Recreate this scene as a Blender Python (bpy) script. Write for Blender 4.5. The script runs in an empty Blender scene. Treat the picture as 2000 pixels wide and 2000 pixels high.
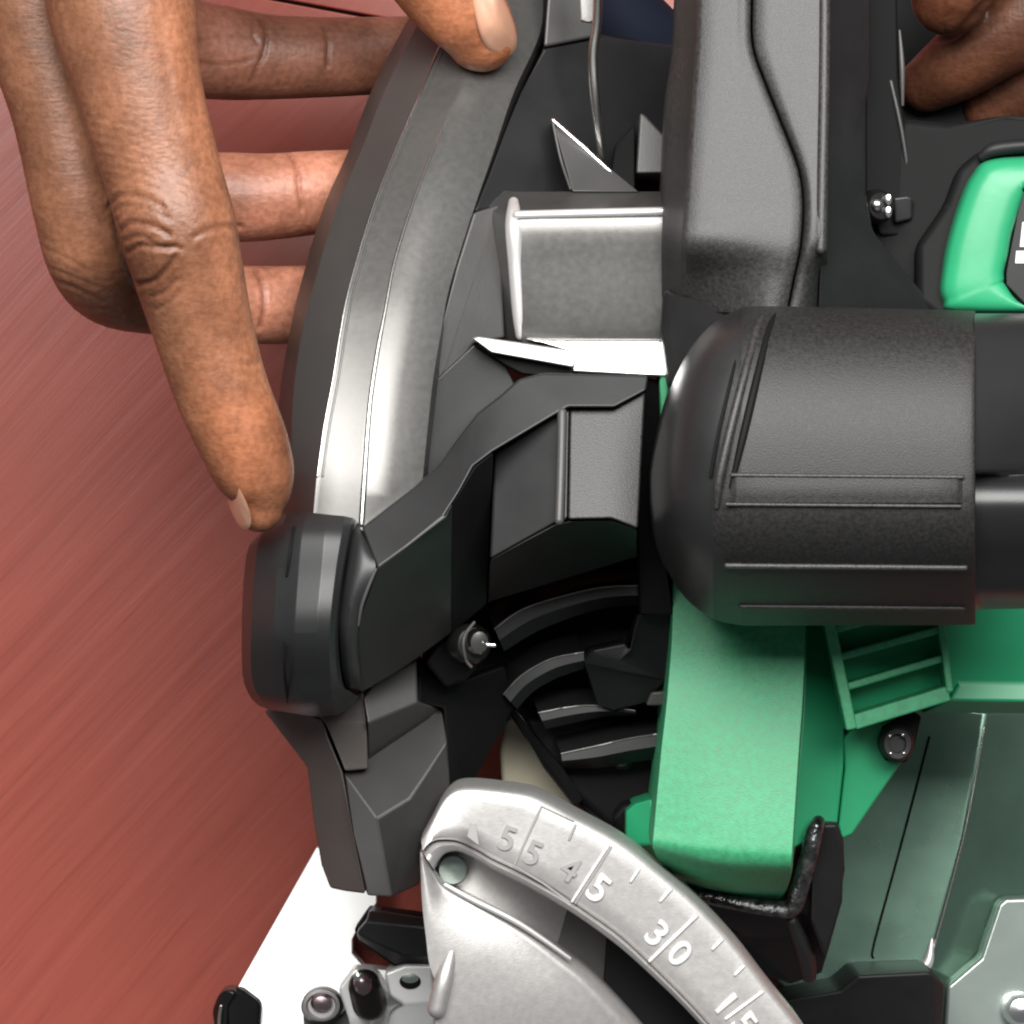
import bpy, bmesh, math, random
import numpy as np
from mathutils import Vector, noise
random.seed(4)
S = bpy.context.scene
C = S.collection
# ------------------------------------------------------------------ camera, light
CZ, REF, W = 900.0, 120.0, 170.0            # camera height, reference height, frame width there (mm)
def P(px, py, z):
    """a spot of the scene plan: frame units at height z (mm) -> metres"""
    k = W * (CZ - z) / (CZ - REF) / 2000.0
    return Vector(((px - 1000) * k, (1000 - py) * k, z)) * 0.001
def mm(px, z):
    return px * W * (CZ - z) / (CZ - REF) / 2000.0
cd = bpy.data.cameras.new('camera'); cam = bpy.data.objects.new('camera', cd); C.objects.link(cam)
cam.location = (0, 0, CZ * 0.001); cam.rotation_euler = (0, 0, 0)
cd.sensor_width = 36; cd.lens = 36 * (CZ - REF) / W; cd.clip_start = 0.02; cd.clip_end = 20
S.camera = cam
w = bpy.data.worlds.new('World'); S.world = w; w.use_nodes = True
bg = w.node_tree.nodes['Background']; bg.inputs[0].default_value = (0.93, 0.96, 1.0, 1); bg.inputs[1].default_value = 0.13
def area(name, loc, target, sx, sy, power, col=(1, 1, 1)):
    l = bpy.data.lights.new(name, 'AREA'); l.shape = 'RECTANGLE'; l.size = sx; l.size_y = sy; l.energy = power; l.color = col
    o = bpy.data.objects.new(name, l); C.objects.link(o); o.location = loc
    o.rotation_euler = (Vector(target) - Vector(loc)).to_track_quat('-Z', 'Y').to_euler()
    return o
area('ceiling_light', (0.02, 0.40, 0.88), (0, 0, 0.1), 0.85, 0.48, 21, (1, 0.985, 0.96))
S.view_settings.view_transform = 'Standard'; S.view_settings.look = 'None'
S.view_settings.exposure = 0.0; S.view_settings.gamma = 1.0
try:
    S.cycles.filter_width = 2.2
except Exception: pass
# ------------------------------------------------------------------ materials
def srgb(r, g, b):
    f = lambda c: ((c / 255 + 0.055) / 1.055) ** 2.4 if c > 10 else c / 255 / 12.92
    return (f(r), f(g), f(b), 1)
def mat(name, col, rough=0.5, metal=0.0, spec=0.5, grain=0.0, gscale=1200, var=0.0, vscale=120, rvar=0.0, coat=0.0):
    m = bpy.data.materials.new(name); m.use_nodes = True
    nt = m.node_tree; b = nt.nodes['Principled BSDF']
    col = tuple(col)[:3] + (1,)
    b.inputs['Base Color'].default_value = col; b.inputs['Roughness'].default_value = rough
    b.inputs['Metallic'].default_value = metal; b.inputs['Specular IOR Level'].default_value = spec
    b.inputs['Coat Weight'].default_value = coat
    tc = nt.nodes.new('ShaderNodeTexCoord')
    if grain:
        n = nt.nodes.new('ShaderNodeTexNoise'); n.inputs['Scale'].default_value = gscale; n.inputs['Detail'].default_value = 2
        bp = nt.nodes.new('ShaderNodeBump'); bp.inputs['Strength'].default_value = grain; bp.inputs['Distance'].default_value = 0.0004
        nt.links.new(tc.outputs['Object'], n.inputs['Vector']); nt.links.new(n.outputs[0], bp.inputs['Height'])
        nt.links.new(bp.outputs[0], b.inputs['Normal'])
    if var or rvar:
        n2 = nt.nodes.new('ShaderNodeTexNoise'); n2.inputs['Scale'].default_value = vscale; n2.inputs['Detail'].default_value = 5
        nt.links.new(tc.outputs['Object'], n2.inputs['Vector'])
    if var:
        r = nt.nodes.new('ShaderNodeValToRGB')
        r.color_ramp.elements[0].position = 0.3; r.color_ramp.elements[1].position = 0.7
        r.color_ramp.elements[0].color = tuple(c * (1 - var) for c in col[:3]) + (1,)
        r.color_ramp.elements[1].color = tuple(min(1, c * (1 + var)) for c in col[:3]) + (1,)
        nt.links.new(n2.outputs[0], r.inputs[0]); nt.links.new(r.outputs[0], b.inputs['Base Color'])
    if rvar:
        mr = nt.nodes.new('ShaderNodeMapRange')
        mr.inputs[1].default_value = 0.3; mr.inputs[2].default_value = 0.7
        mr.inputs[3].default_value = max(0.02, rough - rvar); mr.inputs[4].default_value = min(1, rough + rvar)
        nt.links.new(n2.outputs[0], mr.inputs[0]); nt.links.new(mr.outputs[0], b.inputs['Roughness'])
    return m
M = {}
M['black'] = mat('black_plastic', (0.013, 0.013, 0.014), 0.5, 0, 0.3, 0.05, 3500, 0.2, 90, 0.05)
M['satin'] = mat('black_satin_plastic', (0.018, 0.0185, 0.019), 0.42, 0, 0.5, 0.03, 3500, 0.2, 60, 0.05)
M['grip'] = mat('textured_black_plastic', (0.030, 0.029, 0.028), 0.46, 0, 0.5, 0.2, 4500, 0.42, 1500, 0.04)
M['side'] = mat('shaded_guard_side', (0.045, 0.042, 0.040), 0.45, 0.0, 0.45, 0.05, 2500, 0.1, 60, 0.04)  # shade on the guard's left slope, put into a darker colour
M['gripdk'] = mat('black_grip_rubber', (0.017, 0.0165, 0.016), 0.50, 0, 0.42, 0.2, 4500, 0.40, 1500, 0.04)
M['collar'] = mat('black_collar', (0.014, 0.014, 0.015), 0.36, 0, 0.5, 0.03, 3000, 0.1, 60, 0.03)
M['deep'] = mat('recess_shade_plastic', (0.007, 0.007, 0.0072), 0.6, 0, 0.12, 0.03, 2000)  # darker copy of the black plastic, recess shade put into the colour
M['guard'] = mat('grey_painted_magnesium', (0.145, 0.142, 0.136), 0.33, 0.7, 0.5, 0.03, 4500, 0.05, 900, 0.02)
M['dim'] = mat('grey_cast_alloy', (0.066, 0.064, 0.062), 0.46, 0.15, 0.5, 0.06, 2000, 0.12, 60, 0.05)
M['brownish'] = mat('warm_grey_cast_alloy', (0.085, 0.074, 0.068), 0.5, 0.1, 0.4, 0.08, 2000, 0.12, 60, 0.05)
M['edge'] = mat('metal_edge_and_highlight', (0.6, 0.6, 0.58), 0.25, 1.0, 0.5)
M['green'] = mat('green_cast_housing', (0.045, 0.29, 0.135), 0.48, 0, 0.42, 0.14, 3500, 0.16, 900, 0.04)
M['greens'] = mat('smooth_green_plastic', (0.020, 0.28, 0.125), 0.40, 0, 0.5, 0.03, 700, 0.08, 60)
M['silver'] = mat('cast_aluminium', (0.51, 0.497, 0.485), 0.43, 0.7, 0.5, 0.05, 3000, 0.06, 900, 0.012)
M['bright'] = mat('polished_steel', (0.90, 0.90, 0.89), 0.22, 1.0, 0.5)
M['plate'] = mat('glare_pale_base_plate', (0.95, 0.95, 0.94), 0.45, 0.4, 0.6, 0.0)  # near-white: glare on plate, lug and block put into the colour
M['shoe'] = mat('green_reflection_steel_shoe', (0.14, 0.235, 0.18), 0.25, 0.75, 0.5, 0.03, 300, 0.35, 22, 0.08)  # steel with a green reflection put into its base colour
M['shoe2'] = mat('pale_green_steel', (0.40, 0.47, 0.43), 0.28, 0.7, 0.5, 0.03, 300, 0.2, 25, 0.05)
M['cream'] = mat('cream_plastic', (0.42, 0.39, 0.29), 0.5, 0, 0.4, 0.05, 600, 0.12, 60)
M['screw'] = mat('zinc_screw', (0.45, 0.44, 0.41), 0.22, 1.0, 0.5)
M['steeldk'] = mat('dark_oxide_steel', (0.018, 0.018, 0.018), 0.3, 0.5, 0.5)
M['pink'] = mat('anodised_bolt', (0.28, 0.22, 0.23), 0.3, 0.9, 0.5)
M['navy'] = mat('dark_blue_rubber', (0.004, 0.006, 0.014), 0.8, 0, 0.15)
M['white'] = mat('white_print', (0.75, 0.74, 0.74), 0.5)
M['engr'] = mat('engraved_shade_metal', (0.27, 0.265, 0.26), 0.6, 0.0, 0.3)
M['engl'] = mat('raised_aluminium_and_highlight', (0.72, 0.71, 0.70), 0.42, 0.6, 0.5)
# wood
def wood():
    m = bpy.data.materials.new('red_brown_wood'); m.use_nodes = True; nt = m.node_tree; N = nt.nodes; L = nt.links
    b = N['Principled BSDF']; b.inputs['Roughness'].default_value = 0.30; b.inputs['Specular IOR Level'].default_value = 0.34
    tc = N.new('ShaderNodeTexCoord')
    warp = N.new('ShaderNodeTexNoise'); warp.inputs['Scale'].default_value = 5; warp.inputs['Detail'].default_value = 1
    L.new(tc.outputs['Object'], warp.inputs['Vector'])
    mx = N.new('ShaderNodeVectorMath'); mx.operation = 'SCALE'; mx.inputs[3].default_value = 0.035
    L.new(warp.outputs['Color'], mx.inputs[0])
    ad = N.new('ShaderNodeVectorMath'); L.new(tc.outputs['Object'], ad.inputs[0]); L.new(mx.outputs[0], ad.inputs[1])
    mp0 = N.new('ShaderNodeMapping'); mp0.inputs['Rotation'].default_value = (0, 0, math.radians(-47)); L.new(ad.outputs[0], mp0.inputs[0])
    mp = N.new('ShaderNodeMapping'); mp.inputs['Scale'].default_value = (7, 230, 1); L.new(mp0.outputs[0], mp.inputs[0])
    n1 = N.new('ShaderNodeTexNoise'); n1.inputs['Scale'].default_value = 1.6; n1.inputs['Detail'].default_value = 6; n1.inputs['Roughness'].default_value = 0.6
    L.new(mp.outputs[0], n1.inputs['Vector'])
    r = N.new('ShaderNodeValToRGB'); cr = r.color_ramp
    cr.elements[0].position = 0.30; cr.elements[0].color = (0.235, 0.047, 0.032, 1)
    cr.elements[1].position = 0.72; cr.elements[1].color = (0.305, 0.070, 0.049, 1)
    e = cr.elements.new(0.5); e.color = (0.27, 0.058, 0.040, 1)
    L.new(n1.outputs[0], r.inputs[0])
    n3 = N.new('ShaderNodeTexNoise'); n3.inputs['Scale'].default_value = 14; n3.inputs['Detail'].default_value = 2; L.new(tc.outputs['Object'], n3.inputs['Vector'])
    mixc = N.new('ShaderNodeMix'); mixc.data_type = 'RGBA'; mixc.blend_type = 'MIX'
    mf = N.new('ShaderNodeMath'); mf.operation = 'MULTIPLY'; mf.inputs[1].default_value = 0.45; L.new(n3.outputs[0], mf.inputs[0])
    L.new(mf.outputs[0], mixc.inputs[0]); L.new(r.outputs[0], mixc.inputs[6]); mixc.inputs[7].default_value = (0.285, 0.076, 0.058, 1)
    mp2 = N.new('ShaderNodeMapping'); mp2.inputs['Scale'].default_value = (45, 1300, 1); L.new(mp0.outputs[0], mp2.inputs[0])
    n2 = N.new('ShaderNodeTexNoise'); n2.inputs['Scale'].default_value = 1; n2.inputs['Detail'].default_value = 3; L.new(mp2.outputs[0], n2.inputs['Vector'])
    r2 = N.new('ShaderNodeValToRGB'); r2.color_ramp.elements[0].position = 0.28; r2.color_ramp.elements[0].color = (0.76, 0.72, 0.72, 1)
    r2.color_ramp.elements[1].position = 0.42; r2.color_ramp.elements[1].color = (1, 1, 1, 1); L.new(n2.outputs[0], r2.inputs[0])
    mul = N.new('ShaderNodeMix'); mul.data_type = 'RGBA'; mul.blend_type = 'MULTIPLY'; mul.inputs[0].default_value = 0.55
    L.new(mixc.outputs[2], mul.inputs[6]); L.new(r2.outputs[0], mul.inputs[7]); L.new(mul.outputs[2], b.inputs['Base Color'])
    bp = N.new('ShaderNodeBump'); bp.inputs['Strength'].default_value = 0.15; bp.inputs['Distance'].default_value = 0.0005
    L.new(n1.outputs[0], bp.inputs['Height']); L.new(bp.outputs[0], b.inputs['Normal'])
    return m
M['wood'] = wood()
# ------------------------------------------------------------------ mesh helpers
def link(name, me, m, parent=None, **kw):
    o = bpy.data.objects.new(name, me); C.objects.link(o)
    if m is not None: me.materials.append(m)
    if parent is not None: o.parent = parent
    for k, v in kw.items(): o[k] = v
    return o
def finish(o, bevel=0.0, seg=3, sharp=35, sub=0):
    me = o.data
    for p in me.polygons: p.use_smooth = True
    if bevel:
        b = o.modifiers.new('bevel', 'BEVEL'); b.width = bevel * 0.001; b.segments = seg
        b.limit_method = 'ANGLE'; b.angle_limit = math.radians(14); b.harden_normals = False
        w_ = o.modifiers.new('wn', 'WEIGHTED_NORMAL'); w_.keep_sharp = False; w_.weight = 50
    else:
        me.set_sharp_from_angle(angle=math.radians(sharp))
    if sub:
        s = o.modifiers.new('sub', 'SUBSURF'); s.levels = sub; s.render_levels = sub
    return o
def relief(name, m, faces, floor=None, depth=8.0, bevel=0.5, parent=None, seg=3, **kw):
    """closed solid: facets given in plan with heights, sides going straight down"""
    bm = bmesh.new(); vs = {}; bt = {}
    def V(p):
        k = (round(p[0], 1), round(p[1], 1))
        if k not in vs: vs[k] = bm.verts.new(P(*p))
        return vs[k]
    fl = []
    for f in faces:
        q = []
        for p in f:
            v = V(p)
            if not q or (v is not q[-1]): q.append(v)
        try: bm.faces.new(q); fl.append(q)
        except ValueError: pass
    bm.edges.ensure_lookup_table()
    bnd = [e for e in bm.edges if len(e.link_faces) == 1]
    zmin = min(v.co.z for v in bm.verts) - depth * 0.001 if floor is None else floor * 0.001
    for v in list(vs.values()):
        bt[v] = bm.verts.new((v.co.x, v.co.y, zmin))
    for e in bnd:
        a, b = e.verts
        bm.faces.new((a, b, bt[b], bt[a]))
    for q in fl: bm.faces.new([bt[v] for v in reversed(q)])
    bmesh.ops.recalc_face_normals(bm, faces=bm.faces[:])
    me = bpy.data.meshes.new(name); bm.to_mesh(me); bm.free()
    return finish(link(name, me, m, parent, **kw), bevel, seg)
def cr(p0, p1, p2, p3, t):
    return 0.5 * ((2 * p1) + (-p0 + p2) * t + (2 * p0 - 5 * p1 + 4 * p2 - p3) * t * t + (-p0 + 3 * p1 - 3 * p2 + p3) * t ** 3)
def curve(pts, n, lin=False):
    a = np.array(pts, float); out = []
    for i in range(len(a) - 1):
        p0 = a[max(i - 1, 0)]; p3 = a[min(i + 2, len(a) - 1)]
        for k in range(n):
            t = k / n
            out.append(a[i] * (1 - t) + a[i + 1] * t if lin else cr(p0, a[i], a[i + 1], p3, t))
    out.append(a[-1]); return np.array(out)
def loft(name, m, rows, nu=6, nv=1, lin_v=True, lin_u=False, depth=8.0, floor=None, parent=None, sharp=30, bevel=0, **kw):
    """rows of plan points, splined along the rows list (u) and across (v); closed by straight sides"""
    A = np.array(rows, float)                                   # R x K x 3
    A = np.stack([curve(A[:, k], nu, lin_u) for k in range(A.shape[1])], 1)
    A = np.stack([curve(A[r], nv, lin_v) for r in range(A.shape[0])], 0)
    R, K, _ = A.shape
    bm = bmesh.new()
    top = [[bm.verts.new(P(*A[r, k])) for k in range(K)] for r in range(R)]
    zf = (A[:, :, 2].min() - depth if floor is None else floor) * 0.001
    bot = [[bm.verts.new((top[r][k].co.x, top[r][k].co.y, zf)) for k in range(K)] for r in range(R)]
    for r in range(R - 1):
        for k in range(K - 1):
            bm.faces.new((top[r][k], top[r][k + 1], top[r + 1][k + 1], top[r + 1][k]))
    for r in range(R - 1):
        bm.faces.new((top[r][0], top[r + 1][0], bot[r + 1][0], bot[r][0])); bm.faces.new((top[r][-1], bot[r][-1], bot[r + 1][-1], top[r + 1][-1]))
    for k in range(K - 1):
        bm.faces.new((top[0][k], bot[0][k], bot[0][k + 1], top[0][k + 1])); bm.faces.new((top[-1][k], top[-1][k + 1], bot[-1][k + 1], bot[-1][k]))
    loop = [bot[0][k] for k in range(K)] + [bot[r][-1] for r in range(1, R)] + [bot[-1][k] for k in range(K - 2, -1, -1)] + [bot[r][0] for r in range(R - 2, 0, -1)]
    try: bm.faces.new(loop)
    except ValueError: pass
    bmesh.ops.recalc_face_normals(bm, faces=bm.faces[:])
    me = bpy.data.meshes.new(name); bm.to_mesh(me); bm.free()
    return finish(link(name, me, m, parent, **kw), bevel, sharp=sharp)
def tube_bm(bm, pts, rad, n=10, sub=5, sq=1.0, cap=True):
    """pts in plan units; rad in mm (number or list)"""
    if not hasattr(rad, '__len__'): rad = [rad] * len(pts)
    Q = np.array([list(P(*p)) + [r * 0.001] for p, r in zip(pts, rad)])
    Q = curve(Q, sub); rings = []; up = Vector((0, 0, 1))
    if cap:                                                   # rounded ends
        def ext(Q0, Q1):
            d = Q0[:3] - Q1[:3]; d = d / (np.linalg.norm(d) + 1e-9); out = []
            for a in (0.30, 0.6, 0.85, 0.97):
                out.append(np.append(Q0[:3] + d * Q0[3] * a, Q0[3] * math.sqrt(1 - a * a)))
            return out
        Q = np.array(list(reversed(ext(Q[0], Q[1]))) + list(Q) + ext(Q[-1], Q[-2]))
    prev = None
    for i, q in enumerate(Q):
        a = Q[max(i - 1, 0)][:3]; b = Q[min(i + 1, len(Q) - 1)][:3]
        t = Vector(b - a).normalized()
        s = t.cross(up)
        if s.length < 0.2: s = prev if prev is not None else t.cross(Vector((0, 1, 0)))
        s = (s - t * s.dot(t)).normalized(); prev = s
        u = s.cross(t)
        rings.append([bm.verts.new(Vector(q[:3]) + (s * math.cos(2 * math.pi * k / n) + u * sq * math.sin(2 * math.pi * k / n)) * q[3]) for k in range(n)])
    for r0, r1 in zip(rings, rings[1:]):
        for k in range(n): bm.faces.new((r0[k], r0[(k + 1) % n], r1[(k + 1) % n], r1[k]))
    bm.faces.new(rings[0][::-1]); bm.faces.new(rings[-1])
def tube(name, m, pts, rad, parent=None, n=10, sub=5, sq=1.0, **kw):
    bm = bmesh.new(); tube_bm(bm, pts, rad, n, sub, sq); bmesh.ops.recalc_face_normals(bm, faces=bm.faces[:])
    me = bpy.data.meshes.new(name); bm.to_mesh(me); bm.free()
    return finish(link(name, me, m, parent, **kw), sharp=60)
def lathe(name, m, px, py, prof, parent=None, n=32, tilt=(0, 0), squash=1.0, **kw):
    """prof: (radius mm, height mm) list; axis vertical, tilted by (rx, ry) degrees"""
    bm = bmesh.new(); z0 = prof[0][1]; c = P(px, py, prof[-1][1]); rings = []
    from mathutils import Euler
    R = Euler((math.radians(tilt[0]), math.radians(tilt[1]), 0)).to_matrix()
    zt = prof[-1][1]
    for r, z in prof:
        rings.append([bm.verts.new(c + R @ (Vector((r * math.cos(2 * math.pi * k / n), r * squash * math.sin(2 * math.pi * k / n), z - zt)) * 0.001)) for k in range(n)])
    for a, b in zip(rings, rings[1:]):
        for k in range(n): bm.faces.new((a[k], a[(k + 1) % n], b[(k + 1) % n], b[k]))
    bm.faces.new(rings[0][::-1]); bm.faces.new(rings[-1])
    bmesh.ops.recalc_face_normals(bm, faces=bm.faces[:])
    me = bpy.data.meshes.new(name); bm.to_mesh(me); bm.free()
    return finish(link(name, me, m, parent, **kw), sharp=35)
def empty(name, loc, label, cat, **kw):
    o = bpy.data.objects.new(name, None); C.objects.link(o); o.location = loc; o['label'] = label; o['category'] = cat
    for k, v in kw.items(): o[k] = v
    o.empty_display_size = 0.01
    return o
# parts are built in world space, so the saw's and hands' empties stay at the origin
def split_mat(o, m, test):
    """give the faces whose plan position passes the test a second material"""
    o.data.materials.append(m); k = len(o.data.materials) - 1
    for p in o.data.polygons:
        c = p.center; z = c.z * 1000; q = W * (CZ - z) / (CZ - REF) / 2000.0
        if test(1000 + c.x * 1000 / q, 1000 - c.y * 1000 / q): p.material_index = k
# ------------------------------------------------------------------ table (setting)
table = bpy.data.objects.new('table', None); C.objects.link(table); table['kind'] = 'structure'
def board(a, b, side):
    # boards meet along the line a-b; 'side' is the far distance on that side
    A = P(a[0], a[1], 0); B = P(b[0], b[1], 0); d = (B - A).normalized(); nrm = Vector((-d.y, d.x, 0))
    s = 1 if side > 0 else -1
    bm = bmesh.new()
    q = [A - d * 0.9 + nrm * 0.0003 * s, A + d * 1.1 + nrm * 0.0003 * s, A + d * 1.1 + nrm * side, A - d * 0.9 + nrm * side]
    tv = [bm.verts.new(v) for v in q]; bv = [bm.verts.new(v - Vector((0, 0, 0.02))) for v in q]
    bm.faces.new(tv); bm.faces.new(bv[::-1])
    for i in range(4): bm.faces.new((tv[i], tv[(i + 1) % 4], bv[(i + 1) % 4], bv[i]))
    bmesh.ops.recalc_face_normals(bm, faces=bm.faces[:])
    me = bpy.data.meshes.new('board'); bm.to_mesh(me); bm.free()
    return finish(link('board', me, M['wood'], table), 0.35, 3)
board((520, -5), (790, 45), 0.30); board((520, -5), (790, 45), -0.235)
# ------------------------------------------------------------------ the saw
saw = empty('circular_saw', (0, 0, 0), 'green and black circular saw with grey blade guard on the red wood table', 'circular saw')
# --- base plate, left: broad bright plate
bp = relief('base_plate', M['plate'], [[(618, 1655, 10.00), (740, 1655, 10.00), (735, 1765, 11.65), (705, 1800, 12.18), (688, 1835, 12.70), (688, 1862, 13.11), (712, 1890, 13.53), (760, 1895, 13.60), (860, 2010, 15.32), (860, 2080, 16.38), (390, 2080, 16.38), (462, 1932, 14.16)]], floor=6, bevel=0.2, parent=saw)
relief('base_plate', M['shoe'], [
    [(1480, 1380, 22), (1840, 1380, 22), (1800, 1450, 22), (1705, 1860, 24), (1712, 1888, 24), (1640, 1960, 23), (1560, 1955, 23), (1420, 1840, 22)],
    [(1840, 1380, 22), (1925, 1390, 22), (1880, 1640, 25.5), (1812, 1890, 26), (1712, 1888, 24), (1705, 1860, 24), (1800, 1450, 22)],
    [(1925, 1390, 22), (2080, 1390, 16), (2080, 1760, 20), (1950, 1760, 20), (1930, 1840, 21), (1860, 1920, 22), (1812, 1890, 26), (1880, 1640, 25.5)],
    [(1640, 1960, 23), (1712, 1888, 24), (1812, 1890, 26), (1860, 1920, 22), (1850, 2060, 22), (1640, 2060, 22)]], floor=12, bevel=0.7, parent=saw)
tube('shoe_ridge', M['edge'], [(1922, 1420, 24.5), (1885, 1620, 26.3), (1815, 1885, 26.6)], [0.16, 0.2, 0.28], parent=saw, sub=8)
tube('shoe_bead_highlight', M['engl'], [(1712, 1882, 25.2), (1750, 1896, 25.8), (1790, 1892, 26.4), (1812, 1880, 26.8), (1820, 1835, 26.6)], [0.4, 0.9, 1.2, 1.1, 0.3], parent=saw)  # pale bead added as the highlight at the shoe's U end
tube('shoe_groove', M['deep'], [(1815, 1440, 22.6), (1760, 1650, 23.4), (1708, 1840, 24.2), (1705, 1870, 24.2)], 0.22, parent=saw)
relief('shoe_wing', M['shoe2'], [[(1950, 1765, 27), (1965, 1755, 27), (2080, 1750, 25), (2080, 2080, 27), (1840, 2080, 28), (1850, 1925, 28), (1915, 1870, 28)]], floor=20, bevel=0.8, parent=saw)
lathe('wing_stud', M['bright'], 1995, 1975, [(3.2, 26), (3.2, 29), (2.2, 30.5), (0.5, 31)], saw)
relief('depth_stop', M['black'], [[(1500, 1962, 47), (1640, 1935, 48), (1675, 1905, 49), (1820, 1898, 49), (1826, 2060, 41), (1380, 2060, 41), (1400, 1990, 44)], [(1820, 1898, 49), (1846, 1922, 44), (1838, 2060, 38), (1826, 2060, 41)]], floor=20, bevel=0.8, parent=saw)
# --- little clamp hardware at the lower left
relief('clamp_arm', M['satin'], [[(720, 1778, 24), (830, 1795, 24), (838, 1812, 26), (715, 1800, 27)], [(715, 1800, 27), (838, 1812, 26), (842, 1865, 26), (790, 1862, 26), (695, 1822, 25)], [(790, 1862, 26), (842, 1865, 26), (842, 1885, 23), (775, 1885, 22), (700, 1835, 22), (695, 1822, 25)]], floor=12, bevel=0.6, parent=saw)
relief('clamp_arm', M['deep'], [[(720, 1775, 20), (842, 1790, 20), (842, 1890, 20), (780, 1895, 20), (700, 1838, 20), (692, 1815, 20)]], floor=11, bevel=0.4, parent=saw)
relief('guide_lug', M['plate'], [[(790, 1884, 24), (845, 1884, 24), (850, 1960, 24), (790, 1965, 24), (760, 1945, 24), (750, 1900, 24)], [(790, 1965, 24), (850, 1960, 24), (850, 2060, 20), (745, 2060, 20), (760, 1980, 21)]], floor=11, bevel=0.7, parent=saw)
lathe('lug_hole', M['deep'], 801, 1917, [(2.0, 21), (2.0, 24.25)], saw, squash=0.72)
lathe('lug_hole_rim', M['shoe2'], 801, 1911, [(1.7, 23), (1.6, 24.4), (0.6, 24.5)], saw, squash=0.55)
# nut 1
nut = lathe('clamp_nut', M['steeldk'], 628, 1967, [(3.9, 11), (3.9, 19.5), (3.1, 21), (2.9, 20.4)], saw, squash=0.85, n=28)
lathe('nut_rim', M['silver'], 628, 1964, [(3.4, 20), (3.4, 21.2), (2.9, 21.5), (2.5, 20.6)], nut, squash=0.85)
lathe('bolt_end', M['pink'], 627, 1959, [(2.0, 19), (2.0, 21.8), (1.4, 22.6), (0.4, 22.8)], nut, squash=0.85)
relief('nut_body', M['dim'], [[(592, 1975, 16), (665, 1985, 16), (690, 1950, 16), (720, 2000, 16), (700, 2060, 16), (595, 2060, 16)]], floor=10, bevel=0.6, parent=nut)
# bolt 2
blt = relief('clamp_block', M['plate'], [[(660, 1930, 22), (690, 1890, 22), (735, 1900, 22), (765, 1940, 22), (735, 1985, 21), (722, 2010, 20), (680, 1990, 21)], [(680, 1990, 21), (722, 2010, 20), (740, 2060, 17), (695, 2060, 17)]], floor=10, bevel=0.8, parent=saw)
tube('clamp_bolt', M['steeldk'], [(722, 1960, 24), (712, 1925, 27.5)], [3.3, 3.1], parent=blt, n=20)
tube('bolt_core', M['pink'], [(716, 1945, 26.5), (708, 1918, 30.2)], [2.3, 1.7], parent=blt, n=20)
lathe('bolt_tip', M['bright'], 700, 1908, [(1.1, 29), (1.0, 31.4), (0.4, 31.8)], blt)
# side knob
kn = relief('adjuster_knob', M['deep'], [[(452, 1935, 20), (470, 1932, 20), (510, 1960, 19), (505, 2050, 18), (450, 2050, 20), (440, 1960, 20)]], floor=10, bevel=0.9, parent=saw)
relief('knob_rim', M['steeldk'], [[(425, 1945, 20), (440, 1933, 21), (465, 1935, 21), (446, 1965, 21), (442, 2050, 20), (425, 2050, 19), (414, 1975, 18)]], floor=10, bevel=0.8, parent=kn)
tube('rim_glint', M['edge'], [(432, 1965, 20.8), (428, 2000, 20.6), (436, 2040, 20.6)], 0.35, parent=kn)
tube('guide_bar', M['silver'], [(505, 1990, 13), (560, 2010, 13), (620, 2022, 13), (700, 2030, 13)], 1.9, parent=saw)
# --- lower guard and dark interior under the lever
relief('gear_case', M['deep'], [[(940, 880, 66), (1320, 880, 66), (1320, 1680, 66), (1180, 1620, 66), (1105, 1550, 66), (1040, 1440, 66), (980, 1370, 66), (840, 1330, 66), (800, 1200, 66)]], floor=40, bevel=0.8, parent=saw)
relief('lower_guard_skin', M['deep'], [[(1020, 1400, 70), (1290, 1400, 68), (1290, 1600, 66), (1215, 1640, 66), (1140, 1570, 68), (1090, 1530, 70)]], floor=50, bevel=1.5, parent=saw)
relief('lower_guard_lip', M['steeldk'], [[(988, 1385, 74), (1005, 1380, 75), (1040, 1430, 76), (1100, 1500, 75), (1140, 1565, 72), (1120, 1575, 71), (1060, 1500, 72), (1015, 1425, 73)]], floor=60, bevel=0.7, parent=saw)
relief('case_rim', M['deep'], [[(1195, 1600, 78), (1215, 1572, 78), (1262, 1565, 78), (1262, 1640, 76), (1222, 1640, 76)]], floor=60, bevel=1.0, parent=saw)
lathe('case_screw', M['steeldk'], 1216, 1483, [(1.9, 68), (1.9, 71.5), (1.3, 72.3), (0.5, 72.4)], saw)
relief('blade_flange', M['cream'], [[(985, 1405, 60), (1003, 1392, 60), (1040, 1450, 61), (1110, 1540, 62), (1130, 1600, 61), (990, 1600, 60), (980, 1540, 60), (976, 1470, 60)]], floor=52, bevel=1.4, parent=saw)
def rib(ptsU, ptsL, z0, z1, mt='black'):
    rows = [[(a[0] - 14, a[1] - 34, z0 - 9), (a[0], a[1], z0), (a[0] * 0.5 + b[0] * 0.5, (a[1] + b[1]) / 2, z0 + 0.3), (b[0], b[1], z1)] for a, b in zip(ptsU, ptsL)]
    o = loft('guard_rib', M[mt], rows, 5, 1, parent=saw, depth=6, sharp=25)
    tube('rib_edge', M['guard'], [(a[0], a[1], z0 + 0.15) for a in ptsU], 0.17, parent=o, n=6)
    return o
rib([(966, 1228), (1010, 1196), (1065, 1174), (1170, 1148), (1262, 1143), (1282, 1134)], [(985, 1272), (1040, 1238), (1100, 1212), (1180, 1188), (1262, 1180), (1284, 1172)], 86, 84)
rib([(984, 1356), (1012, 1325), (1045, 1302), (1085, 1284), (1140, 1274)], [(1010, 1385), (1040, 1352), (1080, 1328), (1110, 1316), (1142, 1306)], 83, 81)
rib([(1052, 1392), (1110, 1381), (1165, 1378), (1240, 1388)], [(1066, 1424), (1120, 1412), (1180, 1400), (1245, 1396)], 80, 78)
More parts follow.
